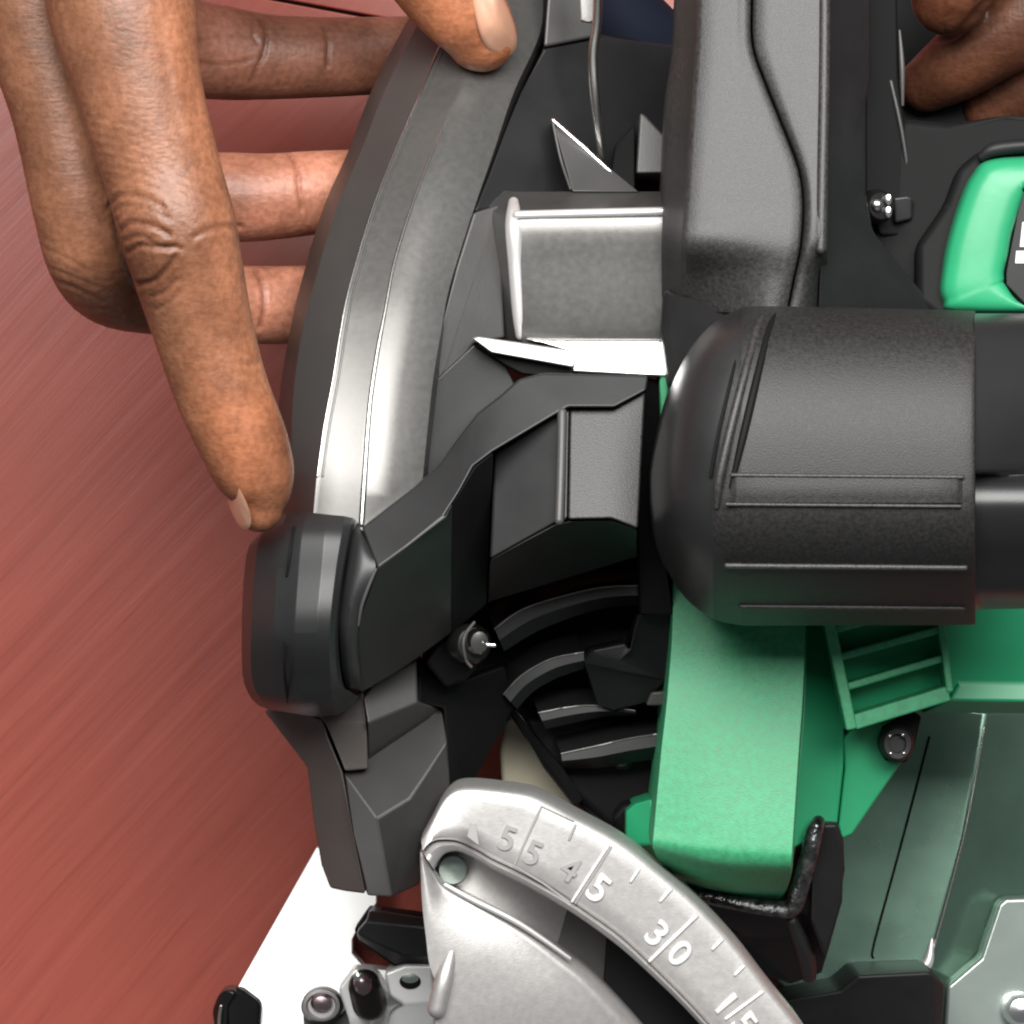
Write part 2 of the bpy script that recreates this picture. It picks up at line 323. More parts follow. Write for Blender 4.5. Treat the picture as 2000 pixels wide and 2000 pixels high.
rib([(1096, 1472), (1160, 1458), (1230, 1442), (1295, 1432)], [(1100, 1500), (1165, 1500), (1230, 1490), (1295, 1480)], 78, 74)
relief('guard_stop', M['black'], [[(1150, 1272, 94), (1222, 1256, 94), (1228, 1268, 94), (1210, 1284, 94), (1170, 1280, 93)], [(1150, 1272, 94), (1170, 1280, 93), (1210, 1284, 94), (1228, 1268, 94), (1245, 1200, 90), (1312, 1190, 90), (1300, 1330, 86), (1262, 1372, 82), (1200, 1388, 82), (1165, 1375, 82), (1140, 1290, 84)]], floor=66, bevel=0.5, parent=saw)
relief('stop_tab', M['dim'], [[(1272, 1353, 88), (1300, 1350, 88), (1300, 1378, 87), (1262, 1378, 87)]], floor=80, bevel=0.4, parent=saw)
# --- grey nose piece of the blade guard (lower left)
nose = relief('guard_nose', M['brownish'], [
    [(515, 1388, 88), (585, 1385, 93), (630, 1405, 97), (640, 1440, 97), (668, 1508, 98), (620, 1500, 93), (600, 1498, 90)],
    [(600, 1498, 90), (620, 1500, 93), (668, 1508, 98), (688, 1620, 97), (714, 1746, 92), (680, 1742, 88), (645, 1735, 84), (628, 1690, 85), (612, 1600, 88)]], floor=60, bevel=0.5, parent=saw)
relief('guard_nose', M['brownish'], [
    [(585, 1370, 94), (710, 1350, 99), (716, 1412, 99), (634, 1410, 97.5)],
    [(634, 1410, 97.5), (716, 1412, 99), (718, 1502, 97), (674, 1506, 97.5), (648, 1440, 97)]], floor=60, bevel=0.4, parent=saw, label='warm grey upper corner block of the guard nose')
relief('guard_nose', M['dim'], [
    [(710, 1362, 100), (735, 1330, 96), (813, 1290, 93), (816, 1372, 96), (718, 1413, 101)],
    [(718, 1413, 101), (816, 1372, 96), (862, 1384, 87), (720, 1502, 89)],
    [(720, 1502, 89), (862, 1384, 87), (872, 1450, 98), (800, 1560, 98), (735, 1600, 98), (671, 1509, 95)],
    [(671, 1509, 95), (735, 1600, 97), (765, 1752, 92), (717, 1749, 92), (692, 1630, 96)],
    [(735, 1600, 98), (800, 1560, 98), (872, 1450, 98), (878, 1535, 90), (835, 1650, 84), (818, 1728, 82), (765, 1752, 92)]], floor=55, bevel=0.4, parent=saw)
relief('nose_web', M['deep'], [[(816, 1290, 88), (870, 1340, 88), (985, 1300, 84), (1005, 1385, 80), (980, 1420, 78), (925, 1530, 76), (905, 1560, 76), (878, 1560, 88), (866, 1384, 90), (816, 1372, 92)]], floor=50, bevel=0.6, parent=saw)
# --- upper blade guard: the grey curved strip
ctr = [(-140, 900, 920, 958, 1030, 1062, 1078), (-40, 842, 862, 915, 990, 1060, 1072), (62, 784, 808, 870, 945, 1055, 1066), (181, 724, 750, 820, 897, 1003, 1014), (300, 678, 703, 769, 845, 963, 972),
       (410, 630, 657, 726, 802, 925, 934), (560, 586, 612, 682, 762, 878, 888), (650, 566, 590, 664, 745, 861, 871), (740, 550, 576, 650, 730, 846, 856), (830, 543, 570, 633, 718, 836, 845), (930, 546, 572, 619, 711, 826, 834), (1045, 552, 578, 609, 704, 815, 822)]
rows = []
for (y, a, b, c, d, e, f) in ctr:
    u_ = max(0, 1000 - y); z = 126 - u_ * 0.013 - 0.00003 * u_ * u_
    rows.append([(a, y, z - 15), (b, y, z - 6.5), (c, y, z - 1.2), (c + 9, y, z - 1.2), (d - 7, y, z + 0.6), (d + 5, y, z + 0.7), ((d + e) / 2, y, z - 0.6), (e, y, z - 3.0), (f, y, z - 7)])
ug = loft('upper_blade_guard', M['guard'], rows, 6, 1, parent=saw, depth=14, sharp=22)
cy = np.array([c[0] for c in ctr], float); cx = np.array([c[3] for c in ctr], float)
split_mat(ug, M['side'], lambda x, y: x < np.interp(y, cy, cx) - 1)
tube('guard_edge_line', M['edge'], [(c + 1, y, r[2][2] + 0.10) for (y, a, b, c, d, e, f), r in zip(ctr, rows)][2:-1], 0.22, parent=ug, n=8)
tube('guard_edge_line', M['guard'], [(c + 11, y, r[3][2] + 0.05) for (y, a, b, c, d, e, f), r in zip(ctr, rows)][2:-1], 0.22, parent=ug, n=8)
cl = [(232, 875), (304, 842), (409, 802), (514, 770), (609, 752), (688, 737), (795, 722), (932, 712), (1024, 706)]
tube('guard_crease_highlight', M['edge'], [(x, y, 126 - (1000 - min(y, 1000)) * 0.013 - 0.00003 * (1000 - min(y, 1000)) ** 2 + 0.55) for y, x in cl], [0.12, 0.25, 0.28, 0.3, 0.35, 0.4, 0.45, 0.5, 0.5], parent=ug, n=12)  # bright metal tube added as the highlight along the crease
# guard web: dim face beside the strip, then the cast box
relief('guard_web', M['dim'], [[(1075, -80, 88), (1160, -80, 84), (1162, 72, 86), (1062, 92, 90)]], floor=60, bevel=0.6, parent=saw)
relief('guard_web', M['black'], [[(1062, 94, 89), (1180, 72, 84), (1330, 90, 76), (1330, 400, 78), (1010, 400, 98), (925, 415, 106), (955, 340, 101), (1014, 190, 92)]], floor=60, bevel=0.6, parent=saw)
relief('guard_web', M['dim'], [[(925, 415, 107), (975, 400, 105), (985, 660, 110), (925, 670, 112), (850, 790, 112), (838, 940, 110), (815, 1000, 108), (826, 900, 114), (850, 730, 114), (868, 620, 113), (892, 520, 110)]], floor=70, bevel=0.5, parent=saw)
relief('guard_web', M['satin'], [[(850, 742, 113.2), (925, 672, 113), (990, 715, 112), (1010, 760, 112), (900, 900, 112), (815, 960, 112), (832, 850, 114)]], floor=70, bevel=0.4, parent=saw)
box = loft('guard_box', M['guard'], [
    [(940, 372, 95), (985, 372, 99), (1005, 374, 101), (1060, 374, 101), (1330, 374, 101)],
    [(948, 386, 99), (990, 388, 103), (1008, 390, 105), (1060, 390, 105), (1330, 388, 105)],
    [(956, 405, 103), (992, 406, 108), (1010, 408, 110.4), (1060, 408, 110.6), (1330, 405, 110.6)],
    [(962, 424, 106), (994, 424, 111), (1012, 428, 113.6), (1060, 428, 114), (1330, 424, 114)],
    [(966, 520, 106), (997, 520, 111), (1015, 522, 113.4), (1060, 522, 113.6), (1330, 520, 113.6)],
    [(972, 658, 104), (1002, 658, 109), (1020, 660, 112.0), (1060, 660, 112.4), (1330, 660, 112.4)],
    [(972, 672, 103), (1004, 672, 108), (1022, 674, 111), (1060, 674, 111), (1330, 674, 111)]], 5, 3, lin_v=True, parent=saw, depth=20, sharp=50)
tube('box_edge_highlight', M['engl'], [(1010, 420, 113.5), (1120, 417, 113.9), (1330, 412, 114)], 0.75, parent=box, sub=8)  # paler tubes along the box edges stand in for their highlights
tube('box_edge_highlight', M['engl'], [(1003, 395, 108), (1004, 440, 112.6), (1008, 520, 112.4), (1014, 610, 111.6), (1017, 655, 111)], [0.9, 1.5, 1.35, 1.2, 0.9], parent=box, sub=8)
relief('box_ledge', M['bright'], [[(1025, 662, 113.0), (1330, 664, 113.0), (1330, 738, 114.6), (1115, 726, 114.4), (1120, 690, 113.7)]], depth=6, bevel=0.5, parent=saw)
relief('riving_knife', M['silver'], [[(922, 660, 117.0), (935, 657, 116.8), (1130, 686, 117.4), (1120, 717, 118.2), (960, 688, 118)]], depth=1.4, bevel=0.3, parent=saw)
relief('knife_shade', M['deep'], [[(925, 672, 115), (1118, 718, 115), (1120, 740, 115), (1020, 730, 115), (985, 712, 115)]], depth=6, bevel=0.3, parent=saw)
# recess ribs and metal rod above the box
fr = relief('web_fin', M['dim'], [[(1078, 232, 98), (1232, 371, 98), (1250, 374, 102), (1118, 374, 102)]], floor=74, bevel=0.3, parent=saw)
tube('fin_edge', M['bright'], [(1080, 235, 98.4), (1155, 302, 99.6), (1228, 369, 101)], 0.42, parent=fr)
tube('fin_edge', M['dim'], [(1080, 240, 98.4), (1095, 310, 99.4), (1114, 368, 102)], 0.25, parent=fr)
f2 = relief('web_fin', M['dim'], [[(1250, 220, 98), (1260, 225, 98), (1330, 300, 98), (1330, 336, 100), (1243, 338, 100)]], floor=74, bevel=0.4, parent=saw)
relief('web_fin', M['deep'], [[(1200, 285, 92), (1240, 240, 92), (1240, 372, 98), (1190, 372, 98)]], floor=74, bevel=0.4, parent=saw)
tube('spring_rod', M['edge'], [(1168, -60, 104), (1166, 40, 102), (1158, 110, 101), (1162, 190, 100), (1170, 260, 98), (1174, 305, 96)], [0.75, 0.8, 0.85, 0.85, 0.8, 0.75], parent=saw, n=14, sq=1.0)
relief('spring_tab', M['silver'], [[(1128, -60, 101), (1160, -60, 101), (1164, 42, 100), (1150, 44, 99), (1132, 40, 99), (1134, 20, 100)]], depth=2, bevel=0.4, parent=saw)
tube('rear_housing', M['navy'], [(1080, -90, 60), (1165, 0, 60), (1220, 62, 60), (1330, 170, 56)], [9, 9, 9, 9], parent=saw, n=24, sub=8)
relief('rear_cover', M['deep'], [[(1165, 60, 70), (1250, 78, 70), (1340, 140, 70), (1340, 400, 70), (1165, 400, 70)]], floor=40, bevel=1.0, parent=saw)
# --- black guard lever with its cap
cap = loft('lever_cap', M['satin'], [
    [(508, 1046, 118), (525, 1022, 122), (560, 1002, 126), (600, 1000, 129), (640, 1005, 130), (672, 1008, 130), (690, 1012, 128.5), (694, 1016, 126)],
    [(486, 1068, 121), (505, 1058, 127), (548, 1046, 131), (590, 1040, 133.5), (635, 1040, 134.5), (668, 1042, 134), (682, 1044, 132.5), (686, 1046, 130)],
    [(476, 1130, 121), (496, 1128, 128), (540, 1124, 132.5), (582, 1122, 135), (628, 1120, 136), (656, 1120, 135.6), (668, 1122, 134), (672, 1124, 131)],
    [(472, 1236, 121), (490, 1236, 128), (535, 1236, 133.2), (575, 1236, 135.9), (618, 1236, 136.7), (644, 1236, 136.2), (655, 1236, 134.5), (660, 1236, 131)],
    [(474, 1320, 116), (492, 1325, 121), (538, 1328, 125), (578, 1330, 127.5), (618, 1330, 128), (646, 1330, 127.6), (660, 1332, 126), (668, 1334, 124)],
    [(488, 1360, 112), (510, 1368, 116), (550, 1375, 119), (590, 1378, 121), (622, 1378, 121), (650, 1370, 120.6), (668, 1360, 119), (684, 1350, 118)],
    [(505, 1378, 104), (525, 1386, 106), (565, 1392, 108), (600, 1398, 109), (630, 1400, 109), (660, 1396, 109), (685, 1382, 109), (700, 1360, 109)]], 7, 1, lin_v=True, parent=saw, depth=12, sharp=70, bevel=0.5)
tube('cap_seam', M['deep'], [(574, 1030, 132.0), (566, 1080, 134.2), (560, 1125, 133.9)], 0.22, parent=cap)
tube('cap_seam', M['deep'], [(556, 1236, 133.8), (556, 1310, 131.0), (562, 1370, 120.6)], 0.26, parent=cap)
lev = loft('lever_shoulder', M['satin'], [
    [(700, 1016, 126), (703, 1030, 126.5), (712, 1040, 127)],
    [(684, 1052, 129), (705, 1055, 131), (724, 1074, 131)],
    [(676, 1110, 131), (700, 1110, 133), (733, 1112, 133)],
    [(664, 1180, 131), (685, 1180, 133), (708, 1178, 132)],
    [(662, 1240, 130), (680, 1240, 131.5), (699, 1240, 130)],
    [(668, 1310, 124), (684, 1310, 125.5), (702, 1310, 124)],
    [(680, 1345, 118), (695, 1345, 119), (706, 1350, 118)]], 6, 3, lin_v=False, parent=saw, depth=14, sharp=50)
tube('shoulder_edge', M['dim'], [(734, 1112, 133.1), (718, 1150, 132.8), (706, 1185, 132.2), (700, 1222, 131.2)], [0.25, 0.3, 0.3, 0.15], parent=lev)
# ribbon on top of the arm, then its front walls
relief('lever_arm', M['satin'], [
    [(706, 1030, 129), (809, 951, 127), (795, 1067, 133), (737, 1110, 133)],
    [(809, 951, 127), (860, 904, 126), (896, 853, 125), (896, 962, 131), (867, 1009, 132), (795, 1067, 133)],
    [(896, 853, 125), (933, 806, 124), (962, 882, 129), (925, 911, 130), (896, 962, 131)],
    [(933, 806, 124), (976, 773, 124), (1012, 741, 124), (1085, 809, 127.5), (962, 882, 129)],
    [(1012, 741, 124), (1060, 728, 124), (1266, 734, 124), (1262, 762, 125.5), (1200, 795, 127), (1110, 795, 127), (1085, 809, 127.5)],
    [(737, 1110, 133), (795, 1067, 133), (867, 1009, 132), (884, 982, 131.4), (882, 1236, 104), (862, 1250, 104), (800, 1296, 104), (706, 1352, 106), (698, 1290, 116), (700, 1215, 126)],
    ], floor=80, bevel=0.45, parent=saw)
relief('lever_wall', M['deep'], [[(884, 984, 131), (897, 963, 130.8), (926, 912, 129.8), (963, 884, 128.6), (954, 1100, 112), (950, 1180, 104), (882, 1237, 103)]], floor=80, bevel=0.3, parent=saw)  # same plastic as the lever, its shade put into a darker material
relief('lever_face', M['satin'], [
    [(966, 886, 122.0), (1085, 813, 125.0), (1082, 1022, 129.6), (957, 1092, 126)],
    [(1085, 813, 125.0), (1112, 798, 125.6), (1108, 1014, 130.6), (1082, 1022, 129.6)],
    ], floor=85, bevel=0.5, parent=saw)
relief('lever_face', M['grip'], [
    [(1113, 800, 124.8), (1198, 800, 124.8), (1194, 1012, 131), (1110, 1014, 131)],
    [(1198, 800, 124.8), (1260, 766, 123.6), (1246, 1032, 130), (1194, 1012, 131)]], floor=85, bevel=0.4, parent=saw, label='lighter textured face panel of the lever')
tube('face_edge', M['dim'], [(1098, 806, 126.8), (1096, 900, 129.0), (1092, 1016, 131.4)], 0.8, parent=saw, n=14)
relief('lever_underside', M['black'], [
    [(957, 1094, 128), (1082, 1024, 129), (1110, 1016, 129), (1194, 1014, 129), (1246, 1034, 127), (1244, 1090, 104), (1060, 1090, 100), (952, 1180, 98)]], floor=80, bevel=0.5, parent=saw)
relief('gap_wall', M['deep'], [[(1262, 737, 112), (1300, 745, 110), (1290, 900, 108), (1300, 1100, 104), (1315, 1200, 96), (1250, 1200, 96), (1248, 1040, 104), (1248, 900, 108)]], floor=66, bevel=0.3, parent=saw)
relief('gear_housing', M['green'], [[(1299, 690, 114), (1310, 702, 114), (1303, 790, 114), (1290, 835, 114), (1288, 745, 114)]], floor=90, bevel=0.4, parent=saw, label='green sliver of the housing beside the front grip')
# lever screw
sc_ = lathe('lever_screw', M['steeldk'], 926, 1258, [(3.4, 100), (3.4, 104), (2.8, 105), (1.6, 105.2)], saw, tilt=(0, 18))
tube('screw_ring', M['dim'], [(926, 1216, 106), (909, 1238, 106), (905, 1262, 106), (911, 1290, 105), (920, 1302, 104.6)], 0.28, parent=sc_)
lathe('screw_head', M['screw'], 937, 1255, [(2.0, 103), (2.0, 106.4), (1.5, 107.3), (0.7, 107.5)], sc_, tilt=(8, 14), squash=1.2)
tube('screw_glint', M['bright'], [(952, 1259, 108.0), (966, 1260, 108.0)], 0.35, parent=sc_)
relief('screw_boss', M['deep'], [[(830, 1296, 98), (862, 1252, 99), (905, 1215, 99), (935, 1300, 98), (910, 1330, 96), (870, 1345, 94)]], floor=80, bevel=0.9, parent=saw)
# --- green gear housing
GH = [
    [(1300, 640, 84), (1308, 640, 86), (1400, 640, 88), (1480, 640, 88), (1560, 640, 88), (1580, 640, 86)],
    [(1300, 900, 88), (1312, 900, 91), (1400, 900, 93), (1480, 900, 93), (1565, 900, 93), (1580, 900, 90)],
    [(1311, 1170, 93), (1320, 1170, 96), (1400, 1170, 98), (1480, 1170, 98), (1565, 1170, 98), (1577, 1170, 96)],
    [(1302, 1338, 97.4), (1307, 1338, 100.9), (1400, 1338, 101.8), (1475, 1338, 102.0), (1560, 1338, 101.8), (1572, 1338, 100.4)],
    [(1288, 1470, 100.0), (1296, 1470, 103.0), (1385, 1470, 104.2), (1460, 1470, 104.6), (1552, 1470, 104.6), (1563, 1470, 103.0)],
    [(1275, 1600, 101.4), (1282, 1610, 104.4), (1375, 1625, 106.2), (1445, 1630, 106.8), (1542, 1635, 107.0), (1552, 1635, 105.4)],
    [(1272, 1640, 101.4), (1280, 1650, 104.4), (1370, 1668, 106.0), (1440, 1675, 106.6), (1538, 1680, 106.8), (1549, 1680, 105.4)],
    [(1278, 1662, 99), (1288, 1672, 100), (1372, 1694, 102.4), (1440, 1702, 103), (1534, 1706, 103), (1546, 1706, 102)],
    [(1298, 1688, 88), (1313, 1700, 89), (1380, 1724, 91), (1440, 1733, 92), (1524, 1738, 92), (1536, 1738, 91)],
    [(1320, 1708, 72), (1332, 1722, 73), (1385, 1744, 74), (1440, 1754, 75), (1512, 1760, 75), (1522, 1760, 74)]]
for r_ in GH:
    r_[1] = (r_[0][0] + 3.5, r_[1][1], r_[1][2]); r_[4] = (r_[5][0] - 3.5, r_[4][1], r_[4][2])
gh = loft('gear_housing', M['green'], GH, 6, 3, lin_v=True, parent=saw, depth=16, sharp=60)
relief('housing_foot', M['greens'], [[(1222, 1585, 84), (1240, 1570, 85), (1274, 1560, 86), (1274, 1648, 88), (1240, 1650, 84), (1222, 1632, 83)], [(1222, 1632, 83), (1240, 1650, 84), (1274, 1648, 88), (1360, 1745, 78), (1300, 1710, 78), (1250, 1670, 78)]], floor=62, bevel=0.7, parent=saw)
relief('housing_side', M['greens'], [
    [(1560, 640, 78), (1640, 640, 78), (1640, 1200, 82), (1650, 1440, 84), (1648, 1500, 84), (1636, 1610, 84), (1545, 1660, 88), (1552, 1560, 88), (1566, 1400, 88), (1575, 1225, 86)],
    [(1648, 1440, 84), (1665, 1425, 86), (1762, 1400, 86), (1762, 1488, 84), (1665, 1630, 84), (1640, 1640, 84), (1638, 1610, 84), (1650, 1500, 84)],
    ], floor=60, bevel=0.5, parent=saw)
relief('housing_flange', M['greens'], [[(1820, 1120, 96), (2080, 1090, 97), (2080, 1336, 88), (1872, 1334, 88), (1855, 1360, 88), (1700, 1420, 86), (1640, 1300, 89), (1640, 1120, 96)],
    [(1872, 1334, 88), (2080, 1336, 86), (2080, 1372, 89), (1852, 1368, 89)], [(1852, 1368, 89), (2080, 1372, 89), (2080, 1394, 82), (1800, 1392, 82)]], floor=62, bevel=0.6, parent=saw)
vf = relief('vent_back', M['greens'], [[(1612, 1190, 96.5), (1838, 1190, 96.5), (1855, 1345, 90.5), (1662, 1420, 90)]], floor=80, bevel=0.3, parent=saw)
def bar(name, a, b, wd, z, parent, h=4, m='greens'):
    A = Vector(a); B = Vector(b); d = (B - A).normalized(); nn = Vector((-d.y, d.x)) * wd / 2
    return relief(name, M[m], [[(A.x + nn.x, A.y + nn.y, z), (B.x + nn.x, B.y + nn.y, z), (B.x - nn.x, B.y - nn.y, z), (A.x - nn.x, A.y - nn.y, z)]], depth=h, bevel=0.35, parent=parent)
bar('vent_frame', (1613, 1180), (1664, 1425), 22, 101, saw, 9, 'green')
bar('vent_frame', (1834, 1180), (1856, 1352), 14, 101, saw, 9, 'green')
bar('vent_frame', (1668, 1411), (1854, 1354), 30, 100.6, saw, 9, 'green')
bar('vent_slat', (1630, 1230), (1836, 1175), 15, 100, vf, 7, 'green')
bar('vent_slat', (1640, 1284), (1842, 1228), 15, 100, vf, 7, 'green')
bar('vent_slat', (1654, 1342), (1848, 1284), 15, 100, vf, 7, 'green')
hb = lathe('housing_bolt', M['black'], 1752, 1452, [(2.9, 84), (2.9, 91.5), (2.3, 92.5), (1.5, 92.4), (1.4, 91.2)], saw, tilt=(0, 0), squash=1.12)
for dx, dy in ((-14, -14), (12, -16), (-12, 20), (14, 20)):
    lathe('bolt_glint', M['screw'], 1752 + dx, 1452 + dy, [(0.35, 92.2), (0.3, 92.8), (0.1, 92.9)], hb, n=8)
relief('bolt_well', M['deep'], [[(1722, 1420, 86.4), (1780, 1385, 86.4), (1800, 1400, 86.4), (1786, 1460, 86.4), (1770, 1490, 86.4), (1730, 1486, 86.4), (1720, 1470, 86.4)]], floor=70, bevel=0.4, parent=saw)
# --- black bracket behind the quadrant
brk = relief('pivot_bracket', M['black'], [
    [(1330, 1730, 74), (1350, 1760, 76), (1520, 1785, 80), (1560, 1775, 80), (1592, 1660, 84), (1605, 1604, 86), (1636, 1606, 86), (1648, 1640, 84), (1650, 1700, 82), (1636, 1790, 78), (1560, 1830, 72), (1450, 1830, 70)],
    [(1450, 1830, 70), (1560, 1830, 72), (1636, 1790, 78), (1605, 1900, 60), (1545, 1922, 58), (1480, 1900, 58), (1400, 1800, 62)]], floor=40, bevel=0.7, parent=saw)
bm = bmesh.new()
tube_bm(bm, [(1350, 1746, 79), (1440, 1763, 82), (1520, 1775, 84), (1548, 1772, 85), (1562, 1735, 87), (1578, 1680, 89), (1590, 1628, 90), (1598, 1606, 89)], [1.2, 1.4, 1.5, 1.6, 1.6, 1.6, 1.5, 1.2], 12, 5)
me = bpy.data.meshes.new('bracket_rim'); bmesh.ops.recalc_face_normals(bm, faces=bm.faces[:]); bm.to_mesh(me); bm.free()
M['cast'] = mat('rough_cast_black', (0.14, 0.14, 0.145), 0.28, 0.9, 0.6, 1.0, 800, 0.7, 600, 0.12)
finish(link('bracket_rim', me, M['cast'], brk), sharp=60)
tube('bracket_rib', M['satin'], [(1548, 1800, 80), (1572, 1860, 72), (1580, 1905, 66)], [1.0, 1.6, 1.4], parent=brk)
relief('bracket_leaf', M['black'], [[(1604, 1608, 87), (1638, 1608, 87), (1648, 1650, 86), (1646, 1760, 84), (1612, 1880, 74), (1584, 1800, 82), (1586, 1720, 85)]], depth=6, bevel=0.9, parent=brk)
# --- silver bevel quadrant
def zq(x, y): return 112.0 - 0.012 * (x - 820) + 0.006 * (y - 1533) * 0
outer = [(822, 1640), (843, 1602), (865, 1560), (890, 1537), (924, 1532), (975, 1536), (1029, 1543), (1062, 1553), (1123, 1586), (1222, 1640), (1300, 1702), (1370, 1762), (1441, 1838), (1500, 1915), (1560, 1990), (1600, 2050)]
inner = [(826, 1662), (838, 1648), (852, 1641), (868, 1640), (886, 1641), (905, 1647), (935, 1662), (960, 1677), (1020, 1706), (1095, 1748), (1155, 1788), (1215, 1832), (1285, 1898), (1345, 1958), (1400, 2020), (1435, 2070)]
quad = loft('bevel_quadrant', M['silver'],
    [[(o[0], o[1], zq(*o) - 3.0), (o[0] * .95 + i[0] * .05, o[1] * .95 + i[1] * .05, zq(*o) - 0.9), (o[0] * .86 + i[0] * .14, o[1] * .86 + i[1] * .14, zq(*o)),
      (o[0] * .5 + i[0] * .5, o[1] * .5 + i[1] * .5, zq(*o) + 0.4), (o[0] * .07 + i[0] * .93, o[1] * .07 + i[1] * .93, zq(*o) + 0.9), (i[0], i[1], zq(*o) + 0.2)] for o, i in zip(outer, inner)],
    4, 2, lin_v=False, parent=saw, depth=14, floor=88, sharp=60)
# inner rail (lip of the slot)
rail_o = [(p[0], p[1] + 2) for p in inner]
rail_i = [(848, 1700), (856, 1682), (868, 1668), (884, 1663), (900, 1664), (922, 1674), (945, 1688), (968, 1702), (1026, 1730), (1100, 1772), (1160, 1812), (1220, 1858), (1290, 1922), (1348, 1980), (1400, 2040), (1430, 2085)]
loft('slot_lip', M['silver'], [[(a[0], a[1], zq(*a) - 1.0), (a[0] * .6 + b[0] * .4, a[1] * .6 + b[1] * .4, zq(*a) + 0.6), (b[0], b[1], zq(*a) - 0.6)] for a, b in zip(rail_o, rail_i)], 4, 3, lin_v=False, parent=saw, depth=12, floor=88, sharp=60)
# body under the slot
low_edge = [(826, 1664), (848, 1702), (862, 1722), (883, 1736), (940, 1764), (1014, 1804), (1065, 1836), (1113, 1872), (1154, 1903), (1200, 1948), (1250, 2002), (1300, 2060)]
left_edge = [(820, 1666), (822, 1720), (826, 1780), (832, 1830), (838, 1880), (850, 1920), (850, 1960), (850, 1990), (850, 2010), (850, 2040), (850, 2070), (850, 2090)]
rows = []
for i, (a, b) in enumerate(zip(low_edge, left_edge)):
    r = []
    for t in (0, .06, .15, .4, .7, 1.0):
        x = a[0] * (1 - t) + b[0] * t; y = a[1] * (1 - t) + b[1] * t
        z = zq(x, y) - 1.5 - (2.2 if t == 0 else 0) + 2.0 * math.sin(t * 2.2) - 0.00006 * max(0, y - 1800) ** 2 * (1 - 0.5 * t)
        r.append((x, y, z))
    rows.append(r)
loft('quadrant_body', M['silver'], rows, 4, 3, lin_v=False, parent=saw, floor=85, sharp=60)
tube('body_rib', M['silver'], [(884, 1850, 110.6), (868, 1908, 111.9), (853, 1970, 111.6)], [0.7, 1.5, 1.6], parent=saw, n=16)
tube('slot_edge', M['engl'], [(870, 1728, 110), (920, 1756, 110), (1014, 1804, 109), (1113, 1872, 107.2)], [0.35, 0.5, 0.5, 0.3], parent=saw)
# slot floor seen through the slot
loft('slot_floor', M['silver'], [[(900, 1655, 98), (880, 1745, 98)], [(960, 1680, 98.6), (940, 1785, 98.6)], [(1040, 1725, 97), (1010, 1825, 97)], [(1110, 1768, 92), (1080, 1875, 92)]], 5, 2, parent=saw, floor=88)
relief('slot_floor', M['shoe2'], [[(840, 1680, 95), (905, 1655, 95), (900, 1750, 95), (850, 1740, 95)]], floor=90, bevel=0.3, parent=saw)
relief('slot_floor', M['dim'], [[(1100, 1760, 92), (1190, 1815, 90), (1180, 1930, 90), (1070, 1870, 92)]], floor=86, bevel=0.5, parent=saw)
relief('slot_floor', M['deep'], [[(1188, 1813, 91), (1260, 1860, 91), (1500, 2090, 90), (1260, 2090, 90), (1178, 1932, 90)]], floor=84, bevel=0.3, parent=saw)
lathe('pivot_pin', M['shoe2'], 884, 1700, [(2.6, 98), (2.6, 101), (2.3, 101.5), (0.4, 101.7)], saw)
# scale marks: ticks, degree lines, figures
DO = curve(outer, 10); DI = curve(inner, 10)
def qz(x, y):
    best = None
    for o, i in zip(DO, DI):
        d = i - o; t = max(0, min(1, ((x - o[0]) * d[0] + (y - o[1]) * d[1]) / (d @ d))); e = (o[0] + d[0] * t - x) ** 2 + (o[1] + d[1] * t - y) ** 2
        if best is None or e < best[0]: best = (e, zq(*o) + (0 if t < .14 else (t - .14) * 1.1))
    return best[1] + 0.06
def tick(a, b, wd, m):
    tube('scale_tick', M[m], [(a[0], a[1], qz(*a)), ((a[0] + b[0]) / 2, (a[1] + b[1]) / 2, qz((a[0] + b[0]) / 2, (a[1] + b[1]) / 2)), (b[0], b[1], qz(*b))], wd, parent=quad, n=8, sub=3)
tick((1058, 1575), (1005, 1689), 0.22, 'engr'); tick((1188, 1652), (1118, 1760), 0.32, 'engl'); tick((1194, 1655), (1124, 1764), 0.18, 'engr')
tick((1005, 1692), (1060, 1725), 0.18, 'engr'); tick((1060, 1725), (1112, 1762), 0.18, 'engr'); tick((1058, 1575), (1120, 1604), 0.15, 'engr')
tick((1124, 1612), (1112, 1640), 0.24, 'engr'); tick((1248, 1698), (1232, 1722), 0.30, 'engl'); tick((1310, 1738), (1290, 1760), 0.34, 'engl')
tick((1360, 1790), (1270, 1876), 0.40, 'engl'); tick((1410, 1836), (1392, 1854), 0.34, 'engl'); tick((1452, 1888), (1436, 1904), 0.34, 'engl')
tick((1489, 1938), (1418, 1990), 0.32, 'engl')
def figure(ch, px, py, size, ang, m):
    cu = bpy.data.curves.new('figure', 'FONT'); cu.body = ch; cu.size = size * 0.001; cu.align_x = 'CENTER'; cu.align_y = 'CENTER'
    cu.extrude = 0.00015; cu.bevel_depth = 0.00010; cu.bevel_resolution = 1; cu.offset = 0.00004
    to = bpy.data.objects.new('tmp', cu); C.objects.link(to)
    dg = bpy.context.evaluated_depsgraph_get(); me = bpy.data.meshes.new_from_object(to.evaluated_get(dg)); bpy.data.objects.remove(to)
    o = link('scale_figure', me, None, quad); me.materials.clear(); me.materials.append(M[m])
    o.location = P(px, py, qz(px, py) + 0.15); o.rotation_euler = (math.radians(0), 0, math.radians(ang))
    return o
figure('5', 990, 1640, 5.8, -20, 'engr'); figure('5', 1040, 1668, 5.8, -24, 'engr')
figure('4', 1112, 1700, 5.8, -32, 'engr'); figure('5', 1168, 1738, 6.6, -36, 'engl')
figure('3', 1282, 1826, 6.2, -44, 'engl'); figure('0', 1326, 1864, 6.2, -46, 'engl')
